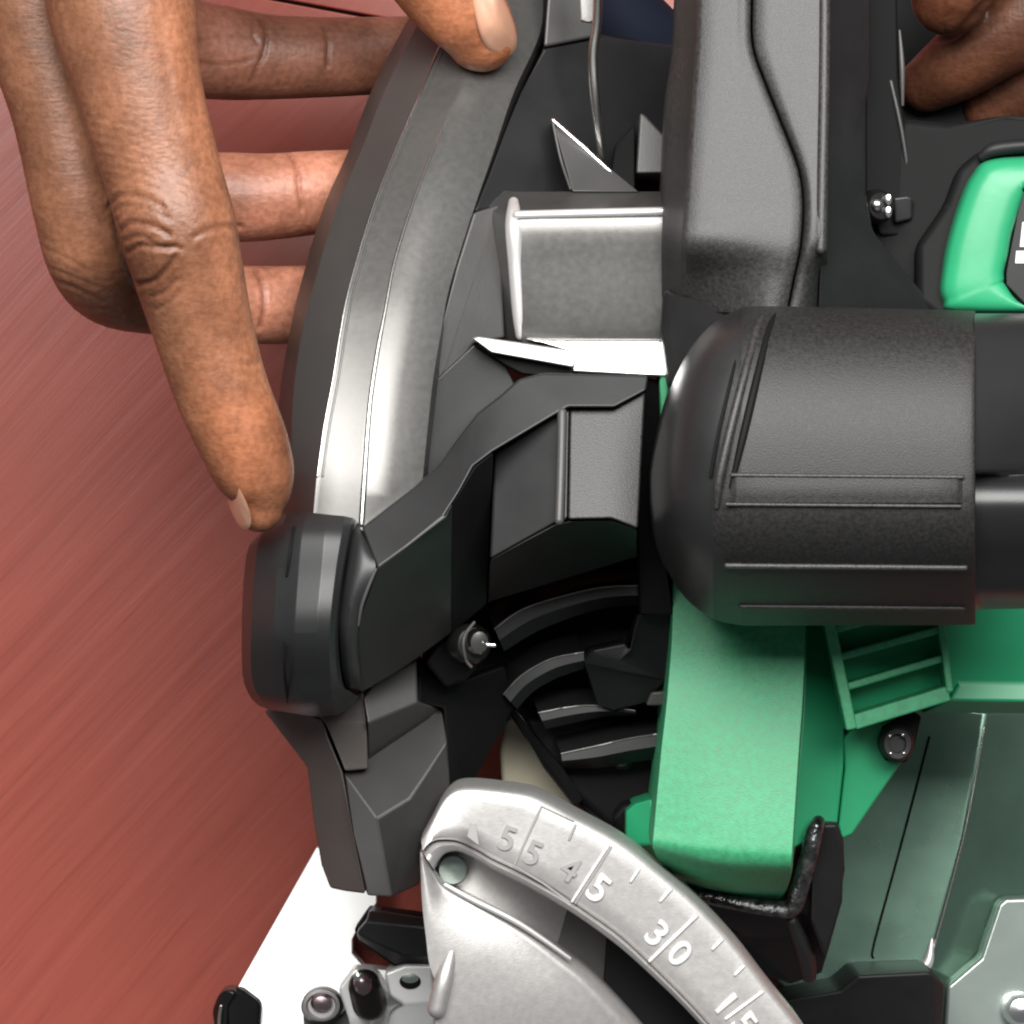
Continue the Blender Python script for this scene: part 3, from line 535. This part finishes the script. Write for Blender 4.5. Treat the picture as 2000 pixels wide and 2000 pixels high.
figure('1', 1416, 1962, 6.2, -50, 'engl'); figure('5', 1452, 2002, 6.2, -52, 'engl')
relief('pointer_mark', M['engr'], [[(918, 1610, 114.6), (930, 1612, 114.6), (936, 1652, 115.2), (912, 1634, 115)]], depth=1, bevel=0.1, parent=quad)
# --- main handle: two shells with a seam, black side
seam = [(-60, 1468), (0, 1469), (90, 1471), (170, 1498), (250, 1530), (330, 1560), (400, 1569), (480, 1564), (540, 1552), (610, 1538)]
L0 = [1326, 1322, 1318, 1306, 1300, 1297, 1296, 1294, 1293, 1292]
L1 = [1368, 1365, 1362, 1356, 1350, 1345, 1340, 1334, 1334, 1336]
def zh(y): return 128 + 0.013 * (y + 60)
rowsL, rowsR = [], []
for (y, sx), a, b in zip(seam, L0, L1):
    z = zh(y); k = max(0, y - 470) / 130.0; k = k * k * (3 - 2 * k) if k < 1 else 1
    rowsL.append([(a, y, z - 15 - 10 * k), (b - 16, y, z - 8 - 11 * k), (b - 4, y, z - 2.0 - 14 * k), (b + 8, y, z - 0.3 - 14 * k), (b + 70 - 20 * k, y, z + 0.3 - 11 * k), ((b + 3 * sx) / 4, y, z + 0.3 - 2.5 * k), (sx - 8, y, z + 0.2 - 3 * k), (sx - 2.5, y, z - 0.5 - 3 * k)])
    rx = 1608 - max(0, y) * 0.012
    rowsR.append([(sx + 2.5, y, z - 0.7 - 3 * k), (sx + 9, y, z + 0.5 - 4 * k), (sx * .5 + rx * .5, y, z + 0.9 - 5 * k), (rx - 8, y, z + 0.9 - 10 * k), (rx, y, z + 1.0 - 15 * k), (rx + 14, y, z - 0.2 - 15 * k)])
loft('main_handle', M['grip'], rowsL, 6, 2, lin_v=False, parent=saw, floor=96, sharp=70)
loft('main_handle', M['grip'], rowsR, 6, 2, lin_v=False, parent=saw, floor=96, sharp=70)
relief('handle_core', M['deep'], [[(1362, -60, 120), (1600, -60, 120), (1600, 470, 126), (1350, 470, 122)]], floor=98, bevel=0, parent=saw)
relief('handle_side', M['black'], [
    [(1618, -60, 126), (1700, -60, 119), (1702, 150, 119), (1692, 200, 120), (1692, 380, 121), (1705, 450, 121), (1750, 510, 120), (1840, 615, 118), (1596, 640, 126), (1606, 480, 133)],
    ], floor=96, bevel=0.7, parent=saw)
relief('handle_slot', M['deep'], [[(1690, -60, 112), (1752, -60, 110), (1756, 150, 110), (1778, 330, 110), (1790, 430, 110), (1770, 460, 111), (1720, 460, 112), (1690, 400, 112)]], floor=92, bevel=0.6, parent=saw)
tube('trigger_rail', M['dim'], [(1757, 60, 110.5), (1762, 130, 111), (1763, 205, 110.5)], [0.2, 0.45, 0.25], parent=saw)
tube('trigger_rail', M['satin'], [(1740, 160, 110.3), (1762, 260, 110.6), (1780, 385, 110.3)], 0.5, parent=saw)
hs = lathe('handle_screw', M['steeldk'], 1722, 402, [(2.9, 106), (2.9, 116), (2.2, 117.4), (1.0, 117.5)], saw, tilt=(0, 20))
lathe('screw_face', M['screw'], 1714, 400, [(1.0, 116), (1.0, 118.4), (0.4, 118.8)], hs)
for dy in (-12, 12): lathe('screw_glint', M['bright'], 1736, 402 + dy, [(0.6, 116), (0.5, 118.2), (0.1, 118.4)], hs, n=10, squash=1.8)
relief('screw_washer', M['satin'], [[(1745, 386, 114), (1772, 382, 114), (1782, 386, 114), (1782, 428, 113), (1748, 436, 113)]], depth=8, bevel=0.5, parent=hs)
relief('handle_root', M['black'], [[(1297, 560, 118), (1345, 575, 123), (1440, 585, 128), (1480, 600, 130), (1410, 650, 130), (1350, 710, 128), (1308, 765, 124), (1292, 650, 121)]], floor=96, bevel=1.5, parent=saw)
tube('handle_edge', M['grip'], [(1611, -60, 128.6), (1610, 120, 131.0), (1607, 300, 133.3), (1603, 486, 135.4)], 0.95, parent=saw, n=16)
# --- motor housing at the right
relief('motor_shroud', M['deep'], [[(1740, -80, 70), (2090, -80, 70), (2090, 300, 80), (1740, 300, 80)]], floor=40, bevel=1.5, parent=saw)
relief('motor_housing', M['deep'], [[(1760, 230, 110), (1860, 240, 114), (1960, 225, 118), (2080, 225, 118), (2080, 640, 118), (1840, 640, 116), (1700, 560, 112), (1700, 400, 108)]], floor=80, bevel=1.5, parent=saw)
relief('motor_housing', M['deep'], [[(1790, 480, 117), (1845, 400, 117), (1870, 330, 117), (1915, 292, 117.5), (2080, 275, 118), (2080, 640, 121), (1860, 640, 121), (1790, 590, 119)]], depth=20, bevel=1.5, parent=saw)
tube('housing_edge', M['black'], [(1918, 306, 118.6), (1942, 292, 119), (2000, 285, 119), (2080, 282, 119)], [0.8, 1.2, 1.2, 1.2], parent=saw)
ringo = [(2080, 302), (2000, 306), (1952, 309), (1919, 318), (1902, 338), (1886, 366), (1866, 422), (1849, 484), (1841, 530), (1837, 567), (1843, 588), (1859, 608), (2000, 611), (2080, 611)]
ringi = [(2080, 366), (2004, 368), (1999, 380), (1996, 392), (1993, 400), (1990, 409), (1982, 436), (1975, 461), (1968, 500), (1961, 530), (1961, 545), (1963, 556), (2000, 596), (2080, 600)]
loft('housing_ring', M['greens'], [[(o[0], o[1], 120), (o[0] * .9 + i[0] * .1, o[1] * .9 + i[1] * .1, 123), (o[0] * .5 + i[0] * .5, o[1] * .5 + i[1] * .5, 124.2), (o[0] * .1 + i[0] * .9, o[1] * .1 + i[1] * .9, 124.4), (i[0], i[1], 123)] for o, i in zip(ringo, ringi)], 4, 2, lin_v=False, parent=saw, floor=116, sharp=60)
badge = relief('name_badge', M['steeldk'], [[(1995, 372, 122), (2080, 372, 122), (2080, 600, 122), (2000, 592, 122), (1965, 556, 122), (1965, 530, 122)]], depth=3, bevel=0.2, parent=saw)
relief('badge_letter', M['white'], [[(1997, 434, 122.4), (2060, 424, 122.4), (2060, 482, 122.4), (1992, 482, 122.4)]], depth=0.6, bevel=0, parent=badge)
relief('badge_letter', M['white'], [[(1985, 490, 122.4), (2060, 490, 122.4), (2060, 514, 122.4), (1983, 514, 122.4)]], depth=0.6, bevel=0, parent=badge)
# --- front handle (black round grip lying across)
def gz(t):
    """height (0..1) of the grip section at t = -1 (far side) .. 1 (near side)"""
    if t < 0.16: u = (0.16 - t) / 1.16; return 1 - 0.42 * u ** 2.6 - 0.34 * u ** 14
    u = (t - 0.16) / 0.84; return 1 - 0.30 * u ** 1.5 - 1.05 * u ** 3.0
def prof(yc, half, h, z0, x, y0s):
    return [(x, yc + half * s_, z0 + h * gz(s_)) for s_ in y0s]
ss = [-1.0, -0.985, -0.95, -0.88, -0.78, -0.6, -0.4, -0.2, 0.0, 0.1, 0.2, 0.32, 0.45, 0.6, 0.75, 0.88, 0.95, 0.985, 1.0]
rows = []
for x, ya, yb, h in ((1273, 925, 985, 1), (1280, 885, 1040, 7), (1294, 825, 1088, 13), (1311, 765, 1120, 17), (1335, 708, 1158, 20), (1365, 660, 1190, 22.4), (1400, 626, 1211, 24), (1440, 605, 1220, 25), (1480, 598, 1222, 25.2), (1700, 602, 1221, 25.2), (1880, 606, 1221, 25.2), (1905, 608, 1218, 24.6)):
    rows.append(prof((ya + yb) / 2, (yb - ya) / 2, h, 134, x, ss))
fh = loft('front_grip', M['gripdk'], rows, 5, 2, lin_v=False, parent=saw, depth=0, floor=112, sharp=60)
split_mat(fh, M['satin'], lambda x, y: x < np.interp(y, [600, 640, 850, 1000, 1222], [1480, 1462, 1408, 1392, 1392]))
rows = []
for x, k in ((1903, 1.0), (1912, 0.9), (1940, 0.86), (2080, 0.84)):
    rows.append([(x, 612, 138), (x, 622, 146 - (x - 1903) * .03), (x, 660, 151 - (x - 1903) * .035), (x, 780, 156 - (x - 1903) * .04), (x, 900, 157 - (x - 1903) * .045), (x, 922, 156.5 - (x - 1903) * .045), (x, 930, 152.5), (x, 944, 154.2), (x, 966, 155.2), (x, 992, 155.4), (x, 1024, 154.2), (x, 1060, 151.8), (x, 1100, 147.8), (x, 1150, 143), (x, 1185 - (1 - k) * 60, 136), (x, 1198 - (1 - k) * 60, 130)])
loft('grip_collar', M['collar'], rows, 4, 3, lin_v=False, parent=saw, floor=122, sharp=60)
def zg(y, up=0.0):
    return 134 + 25.2 * gz((y - 912) / 309.0) + up
# raised panel along the grip
panel_rows = []
for x in (1428, 1440, 1700, 1868, 1880):
    e = -0.5 if x in (1428, 1880) else 0
    panel_rows.append([(x, 926, zg(926, e - 0.1)), (x, 932, zg(932, e + 0.5)), (x, 960, zg(960, e + 0.65)), (x, 982, zg(982, e + 0.6)), (x, 990, zg(990, -0.1 + e))])
loft('grip_panel', M['gripdk'], panel_rows, 3, 2, lin_v=True, lin_u=True, parent=fh, depth=2, sharp=30)
for (y, xa, xb, r) in ((928, 1430, 1880, 0.30), (985, 1420, 1875, 0.26), (1105, 1420, 1885, 0.42), (1184, 1448, 1880, 0.40)):
    tube('grip_rib', M['grip'], [(xa, y, zg(y, 0.35)), ((xa + xb) / 2, y + 2, zg(y + 2, 0.35)), (xb, y + 4, zg(y + 4, 0.35))], r * 1.2, parent=fh, n=12)
tube('grip_groove', M['deep'], [(1522, 604, zg(604, 0.0)), (1502, 645, zg(645, 0.05)), (1478, 740, zg(740, 0.05)), (1452, 850, zg(850, 0.1)), (1428, 950, zg(950, -0.2))], [0.4, 0.6, 0.65, 0.65, 0.35], parent=fh, n=12)
tube('grip_bead', M['grip'], [(1496, 606, zg(606, 0.0)), (1478, 645, zg(645, 0.1)), (1452, 740, zg(740, 0.2)), (1424, 850, zg(850, 0.2)), (1404, 940, zg(940, 0.0)), (1400, 990, zg(990, -0.8))], [0.3, 0.6, 0.7, 0.7, 0.7, 0.4], parent=fh, n=12)
tube('grip_seam', M['deep'], [(1455, 640, zg(640, 0.1)), (1428, 740, zg(740, -0.2)), (1402, 850, zg(850, -0.5)), (1388, 930, zg(930, -1.0))], 0.25, parent=fh, n=8)
# ------------------------------------------------------------------ skin
def skin_mat(name, rough=0.46):
    m = bpy.data.materials.new(name); m.use_nodes = True; nt = m.node_tree; N = nt.nodes; L = nt.links
    b = N['Principled BSDF']; b.inputs['Roughness'].default_value = rough; b.inputs['Specular IOR Level'].default_value = 0.5
    b.inputs['Subsurface Weight'].default_value = 0.12; b.inputs['Subsurface Radius'].default_value = (1.0, 0.35, 0.2); b.inputs['Subsurface Scale'].default_value = 0.0015
    at = N.new('ShaderNodeAttribute'); at.attribute_name = 'tone'
    tc = N.new('ShaderNodeTexCoord')
    n = N.new('ShaderNodeTexNoise'); n.inputs['Scale'].default_value = 110; n.inputs['Detail'].default_value = 5; L.new(tc.outputs['Object'], n.inputs['Vector'])
    r = N.new('ShaderNodeValToRGB'); r.color_ramp.elements[0].position = 0.3; r.color_ramp.elements[0].color = (0.62, 0.56, 0.52, 1); r.color_ramp.elements[1].position = 0.7; r.color_ramp.elements[1].color = (1.18, 1.12, 1.1, 1)
    L.new(n.outputs[0], r.inputs[0])
    mx = N.new('ShaderNodeMix'); mx.data_type = 'RGBA'; mx.blend_type = 'MULTIPLY'; mx.inputs[0].default_value = 1
    nf = N.new('ShaderNodeTexNoise'); nf.inputs['Scale'].default_value = 900; nf.inputs['Detail'].default_value = 3; L.new(tc.outputs['Object'], nf.inputs['Vector'])
    rf = N.new('ShaderNodeValToRGB'); rf.color_ramp.elements[0].position = 0.34; rf.color_ramp.elements[0].color = (0.72, 0.66, 0.62, 1); rf.color_ramp.elements[1].position = 0.62; rf.color_ramp.elements[1].color = (1.06, 1.05, 1.05, 1); L.new(nf.outputs[0], rf.inputs[0])
    mf = N.new('ShaderNodeMix'); mf.data_type = 'RGBA'; mf.blend_type = 'MULTIPLY'; mf.inputs[0].default_value = 0.8
    L.new(r.outputs[0], mf.inputs[6]); L.new(rf.outputs[0], mf.inputs[7])
    L.new(at.outputs['Color'], mx.inputs[6]); L.new(mf.outputs[2], mx.inputs[7]); L.new(mx.outputs[2], b.inputs['Base Color'])
    mp = N.new('ShaderNodeMapping'); mp.inputs['Rotation'].default_value = (0, 0, math.radians(20)); mp.inputs['Scale'].default_value = (260, 900, 260); L.new(tc.outputs['Object'], mp.inputs[0])
    n2 = N.new('ShaderNodeTexNoise'); n2.inputs['Scale'].default_value = 1; n2.inputs['Detail'].default_value = 3; n2.inputs['Distortion'].default_value = 0.6; L.new(mp.outputs[0], n2.inputs['Vector'])
    v = N.new('ShaderNodeTexVoronoi'); v.inputs['Scale'].default_value = 1500; L.new(tc.outputs['Object'], v.inputs['Vector'])
    ad = N.new('ShaderNodeMath'); ad.operation = 'MULTIPLY_ADD'; ad.inputs[1].default_value = 0.35; L.new(v.outputs[0], ad.inputs[0]); L.new(n2.outputs[0], ad.inputs[2])
    bp_ = N.new('ShaderNodeBump'); bp_.inputs['Strength'].default_value = 0.24; bp_.inputs['Distance'].default_value = 0.0004
    L.new(ad.outputs[0], bp_.inputs['Height']); L.new(bp_.outputs[0], b.inputs['Normal'])
    return m
M['skin'] = skin_mat('brown_skin'); M['nail'] = mat('fingernail', (0.50, 0.27, 0.18), 0.3, 0, 0.5, 0, 1000, 0.08, 60, coat=0.3)
BROWN = np.array([0.225, 0.103, 0.056]); TAN = np.array([0.37, 0.163, 0.088]); PALM = np.array([0.50, 0.225, 0.145]); DARK = np.array([0.10, 0.038, 0.018])
def inv(co):
    """metres -> plan units"""
    z = co[:, 2] * 1000; k = W * (CZ - z) / (CZ - REF) / 2000.0
    return np.stack([1000 + co[:, 0] * 1000 / k, 1000 - co[:, 1] * 1000 / k], 1)
def segdist(Q, pl):
    d = np.full(len(Q), 1e9)
    for a, b in zip(pl[:-1], pl[1:]):
        a = np.array(a, float); b = np.array(b, float); ab = b - a
        t = np.clip(((Q - a) @ ab) / (ab @ ab), 0, 1); d = np.minimum(d, np.linalg.norm(Q - (a + t[:, None] * ab), axis=1))
    return d
def build_hand(name, chains, label, creases, tones, voxel=0.00050, parent=None, smooth=8):
    bm = bmesh.new()
    for ch in chains:
        pts = [(c[0], c[1], c[2]) for c in ch['p']]; rad = [mm(c[3], c[2]) for c in ch['p']]
        tube_bm(bm, pts, rad, 28, 6, ch.get('sq', 0.92))
    bmesh.ops.recalc_face_normals(bm, faces=bm.faces[:])
    me = bpy.data.meshes.new(name); bm.to_mesh(me); bm.free()
    t = bpy.data.objects.new('tmp', me); C.objects.link(t)
    r = t.modifiers.new('r', 'REMESH'); r.mode = 'VOXEL'; r.voxel_size = voxel
    s = t.modifiers.new('s', 'SMOOTH'); s.factor = 0.5; s.iterations = smooth
    dg = bpy.context.evaluated_depsgraph_get(); me2 = bpy.data.meshes.new_from_object(t.evaluated_get(dg)); bpy.data.objects.remove(t)
    me2.name = name
    n = len(me2.vertices); co = np.empty(n * 3); me2.vertices.foreach_get('co', co); co = co.reshape(-1, 3)
    nr = np.empty(n * 3); me2.vertices.foreach_get('normal', nr); nr = nr.reshape(-1, 3)
    Q = inv(co); z = co[:, 2] * 1000
    disp = np.zeros(n); dark = np.zeros(n)
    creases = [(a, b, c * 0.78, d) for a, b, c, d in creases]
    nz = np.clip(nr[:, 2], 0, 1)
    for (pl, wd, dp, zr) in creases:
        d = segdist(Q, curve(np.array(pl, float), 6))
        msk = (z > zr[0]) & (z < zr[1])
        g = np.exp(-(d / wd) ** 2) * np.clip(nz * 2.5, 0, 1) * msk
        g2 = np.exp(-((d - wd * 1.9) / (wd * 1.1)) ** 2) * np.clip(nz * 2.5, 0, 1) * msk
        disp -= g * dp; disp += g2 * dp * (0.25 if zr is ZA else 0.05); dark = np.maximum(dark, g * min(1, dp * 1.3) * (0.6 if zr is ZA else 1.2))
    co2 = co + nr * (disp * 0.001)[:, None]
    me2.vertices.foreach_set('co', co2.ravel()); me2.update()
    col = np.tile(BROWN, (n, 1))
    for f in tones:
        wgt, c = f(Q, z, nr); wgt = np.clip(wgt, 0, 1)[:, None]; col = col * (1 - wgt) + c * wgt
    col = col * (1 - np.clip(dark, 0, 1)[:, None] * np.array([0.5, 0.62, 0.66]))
    a = me2.color_attributes.new('tone', 'FLOAT_COLOR', 'POINT')
    a.data.foreach_set('color', np.concatenate([col, np.ones((n, 1))], 1).astype(np.float32).ravel())
    me2.materials.clear()
    for p in me2.polygons: p.use_smooth = True
    o = link(name, me2, M['skin'], parent); o['label'] = label; o['category'] = 'hand'
    return o
def blob(Q, c, r):
    return np.exp(-(((Q[:, 0] - c[0]) / r[0]) ** 2 + ((Q[:, 1] - c[1]) / r[1]) ** 2))
chains = [
    # index finger: pointing down the guard
    {'p': [(190, -420, 140, 150), (215, -180, 144, 148), (235, 0, 147, 146), (270, 170, 148, 126), (318, 340, 148, 116), (345, 440, 149, 116), (365, 520, 147, 110), (396, 640, 144, 99), (432, 760, 142, 93), (474, 860, 140, 88), (498, 926, 138, 79), (506, 962, 137, 65), (506, 992, 136.5, 49)]},
    # middle finger: folded, its knuckle at the left, end going under to the guard
    {'p': [(60, -420, 132, 150), (55, -160, 132, 130), (75, 40, 132, 112), (120, 220, 132, 98), (158, 400, 131, 96), (186, 500, 127, 96), (225, 553, 116, 88), (320, 578, 102, 78), (430, 592, 93, 76), (520, 596, 88, 77), (600, 594, 84, 76), (700, 590, 78, 74)]},
    # ring finger: seen between index and guard, inner side up
    {'p': [(150, -420, 118, 140), (170, -100, 106, 100), (180, 150, 96, 92), (225, 320, 86, 88), (320, 376, 80, 86), (450, 385, 78, 88), (530, 384, 77, 85), (620, 376, 75, 82), (760, 368, 70, 78)]},
    # little finger
    {'p': [(260, -420, 108, 130), (235, -120, 92, 102), (270, 20, 78, 98), (350, 86, 70, 97), (440, 104, 66, 92), (520, 111, 64, 84), (600, 112, 62, 80), (700, 110, 59, 77), (840, 104, 54, 74)]},
    # thumb
    {'p': [(520, -560, 120, 120), (660, -340, 114, 100), (752, -190, 106, 100), (825, -80, 100, 94), (880, -8, 97.5, 89), (922, 42, 96, 80), (940, 70, 95, 72)]},
    {'p': [(300, -620, 125, 330), (280, -480, 125, 260)], 'sq': 0.4},
]
Z1 = (135, 170); ZA = (0, 200); ZL = (40, 102)
creases = []
def c_(pl, wd, dp, zr=ZA): creases.append((pl, wd, dp, zr))
# knuckle folds on the index back
c_([(212, 405), (232, 382), (275, 384), (320, 405)], 5, 0.6); c_([(218, 420), (240, 402), (285, 404), (335, 428)], 4, 0.35)
c_([(235, 450), (255, 434), (300, 442), (330, 458)], 5, 0.7); c_([(245, 468), (275, 462), (310, 480), (345, 480)], 4.5, 0.5)
c_([(250, 492), (275, 478), (300, 484), (355, 486)], 5, 0.7); c_([(268, 555), (300, 548), (325, 525), (345, 498)], 5, 0.75)
c_([(295, 580), (325, 568), (345, 545)], 4, 0.4); c_([(305, 605), (335, 588), (352, 568)], 4, 0.35); c_([(225, 430), (232, 470), (252, 530), (268, 560)], 6, 0.5)
c_([(380, 462), (420, 445), (470, 442)], 6, 0.4); c_([(470, 708), (495, 712), (520, 700)], 4, 0.35)
for k in range(9):
    y = 232 + k * 19; x0 = 175 + k * 5
    c_([(x0, y - 4), (x0 + 60, y + 8), (x0 + 130, y + 34), (x0 + 190, y + 62)], 3.2, 0.13)
c_([(340, 45), (350, 160), (370, 260)], 14, -0.25)
# middle knuckle
c_([(95, 545), (140, 560), (200, 588)], 4, 0.25); c_([(90, 520), (140, 540), (190, 560)], 3.5, 0.18); c_([(105, 588), (160, 600), (230, 605)], 4, 0.3); c_([(115, 608), (180, 618), (240, 620)], 4, 0.25)
c_([(80, 480), (130, 505), (175, 530)], 3.5, 0.15)
# finger joint creases, inner side
c_([(508, 40), (520, 65), (515, 105), (500, 135), (490, 160)], 4.5, 0.6, ZL); c_([(492, 42), (495, 70), (505, 85)], 3.5, 0.4, ZL)
c_([(632, 52), (641, 80), (639, 130)], 4, 0.6, ZL)
c_([(388, 124), (440, 126), (490, 118)], 4, 0.3, ZL); c_([(395, 80), (440, 70), (490, 72)], 5, 0.2, ZL)
c_([(560, 298), (580, 330), (584, 370), (590, 410)], 4.5, 0.6, ZL); c_([(585, 370), (596, 400), (600, 430)], 3.5, 0.3, ZL)
c_([(500, 530), (514, 560), (516, 600), (508, 640)], 5, 0.6, ZL)
tones = [
    lambda Q, z, nr: (blob(Q, (470, 850), (110, 200)) * (z > 120) * 0.95, TAN * np.array([1.05, 0.95, 0.85])),
    lambda Q, z, nr: (np.exp(-((Q[:, 0] - (400 + 0.19 * (Q[:, 1] - 300))) / 62) ** 2) * (z > 125) * (Q[:, 1] < 760) * 0.85, TAN),
    lambda Q, z, nr: (blob(Q, (150, 430), (55, 160)) * (z > 118) * 0.6, TAN * 0.85),
    lambda Q, z, nr: (blob(Q, (270, 120), (110, 200)) * (z > 140) * 0.25, TAN),
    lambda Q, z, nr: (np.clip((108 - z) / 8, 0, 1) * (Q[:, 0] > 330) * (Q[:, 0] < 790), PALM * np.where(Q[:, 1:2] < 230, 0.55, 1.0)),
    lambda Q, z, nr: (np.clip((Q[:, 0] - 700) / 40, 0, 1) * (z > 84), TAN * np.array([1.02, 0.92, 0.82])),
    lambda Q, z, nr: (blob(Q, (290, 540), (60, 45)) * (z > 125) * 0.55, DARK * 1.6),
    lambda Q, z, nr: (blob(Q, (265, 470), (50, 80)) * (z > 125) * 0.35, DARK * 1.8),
]
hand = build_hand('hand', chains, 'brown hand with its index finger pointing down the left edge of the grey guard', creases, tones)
def nail(parent, pts, zc, bulge, m='nail'):
    """pts outline in plan, zc centre height; a gently domed plate"""
    c = np.mean([p[:2] for p in pts], 0); bm = bmesh.new(); rings = []
    A = curve(np.array(list(pts) + [pts[0]], float), 4)[:-1]
    for s, h in ((1.0, -0.5), (0.97, 0.0), (0.8, 0.35), (0.5, 0.7), (0.2, 0.85)):
        rings.append([bm.verts.new(P(c[0] + (p[0] - c[0]) * s, c[1] + (p[1] - c[1]) * s, (p[2] if len(p) > 2 else zc) * s + (zc) * (1 - s) + h * bulge)) for p in A])
    n = len(A)
    for a, b in zip(rings, rings[1:]):
        for k in range(n): bm.faces.new((a[k], a[(k + 1) % n], b[(k + 1) % n], b[k]))
    bm.faces.new(rings[-1]); bm.faces.new(rings[0][::-1]); bmesh.ops.recalc_face_normals(bm, faces=bm.faces[:])
    me = bpy.data.meshes.new('fingernail'); bm.to_mesh(me); bm.free()
    return finish(link('fingernail', me, M[m], parent), sharp=80)
nail(hand, [(447, 938, 140.0), (456, 942, 142.0), (470, 958, 143.5), (486, 992, 143), (491, 1018, 141.5), (484, 1034, 139.5), (466, 1026, 137), (448, 990, 136.5), (441, 958, 138)], 140.8, 0.6)
nail(hand, [(914, -40, 103.5), (960, -44, 103.5), (988, 6, 101), (1005, 50, 98.5), (1010, 86, 96.5), (998, 108, 96), (975, 110, 98), (950, 92, 100.5), (932, 50, 103)], 102.6, 0.9)
# second hand, top right, behind the handle
ch2 = [
    {'p': [(1925, -260, 104, 100), (1890, -120, 102, 98), (1862, -30, 100, 88), (1855, -5, 99, 78)]},
    {'p': [(2250, -120, 96, 120), (2080, -10, 93, 98), (1960, 62, 90, 84), (1870, 126, 86, 72), (1810, 165, 82, 56)]},
    {'p': [(2300, 60, 88, 110), (2120, 110, 86, 84), (2020, 166, 82, 70), (1935, 214, 78, 56)]},
    {'p': [(2250, -420, 98, 260), (2350, -100, 96, 220)], 'sq': 0.5},
]
cre2 = [([(1842, 0), (1846, 30), (1846, 60)], 4, 0.5, ZA), ([(1780, 40), (1810, 75), (1860, 72), (1900, 30), (1930, 0)], 7, 0.5, ZA), ([(1800, 130), (1870, 92), (1960, 40)], 5, 0.3, ZA)]
ton2_shade = [lambda Q, z, nr: (np.ones(len(Q)), BROWN * np.array([0.40, 0.34, 0.32])), lambda Q, z, nr: (np.clip((60 - Q[:, 1]) / 60, 0, 1) * (Q[:, 0] < 1900) * 0.6, BROWN * np.array([0.7, 0.52, 0.46]))]  # shade on this hand is put into the skin colour
build_hand('hand', ch2, 'shaded brown hand in the top right corner, gripping behind the black main handle', cre2, ton2_shade, voxel=0.0007)

# put each thing's origin at its base without moving anything
for root, loc in ((saw, P(1200, 1200, 10)),):
    root.location = loc
    for ch in list(root.children): ch.location = ch.location - loc
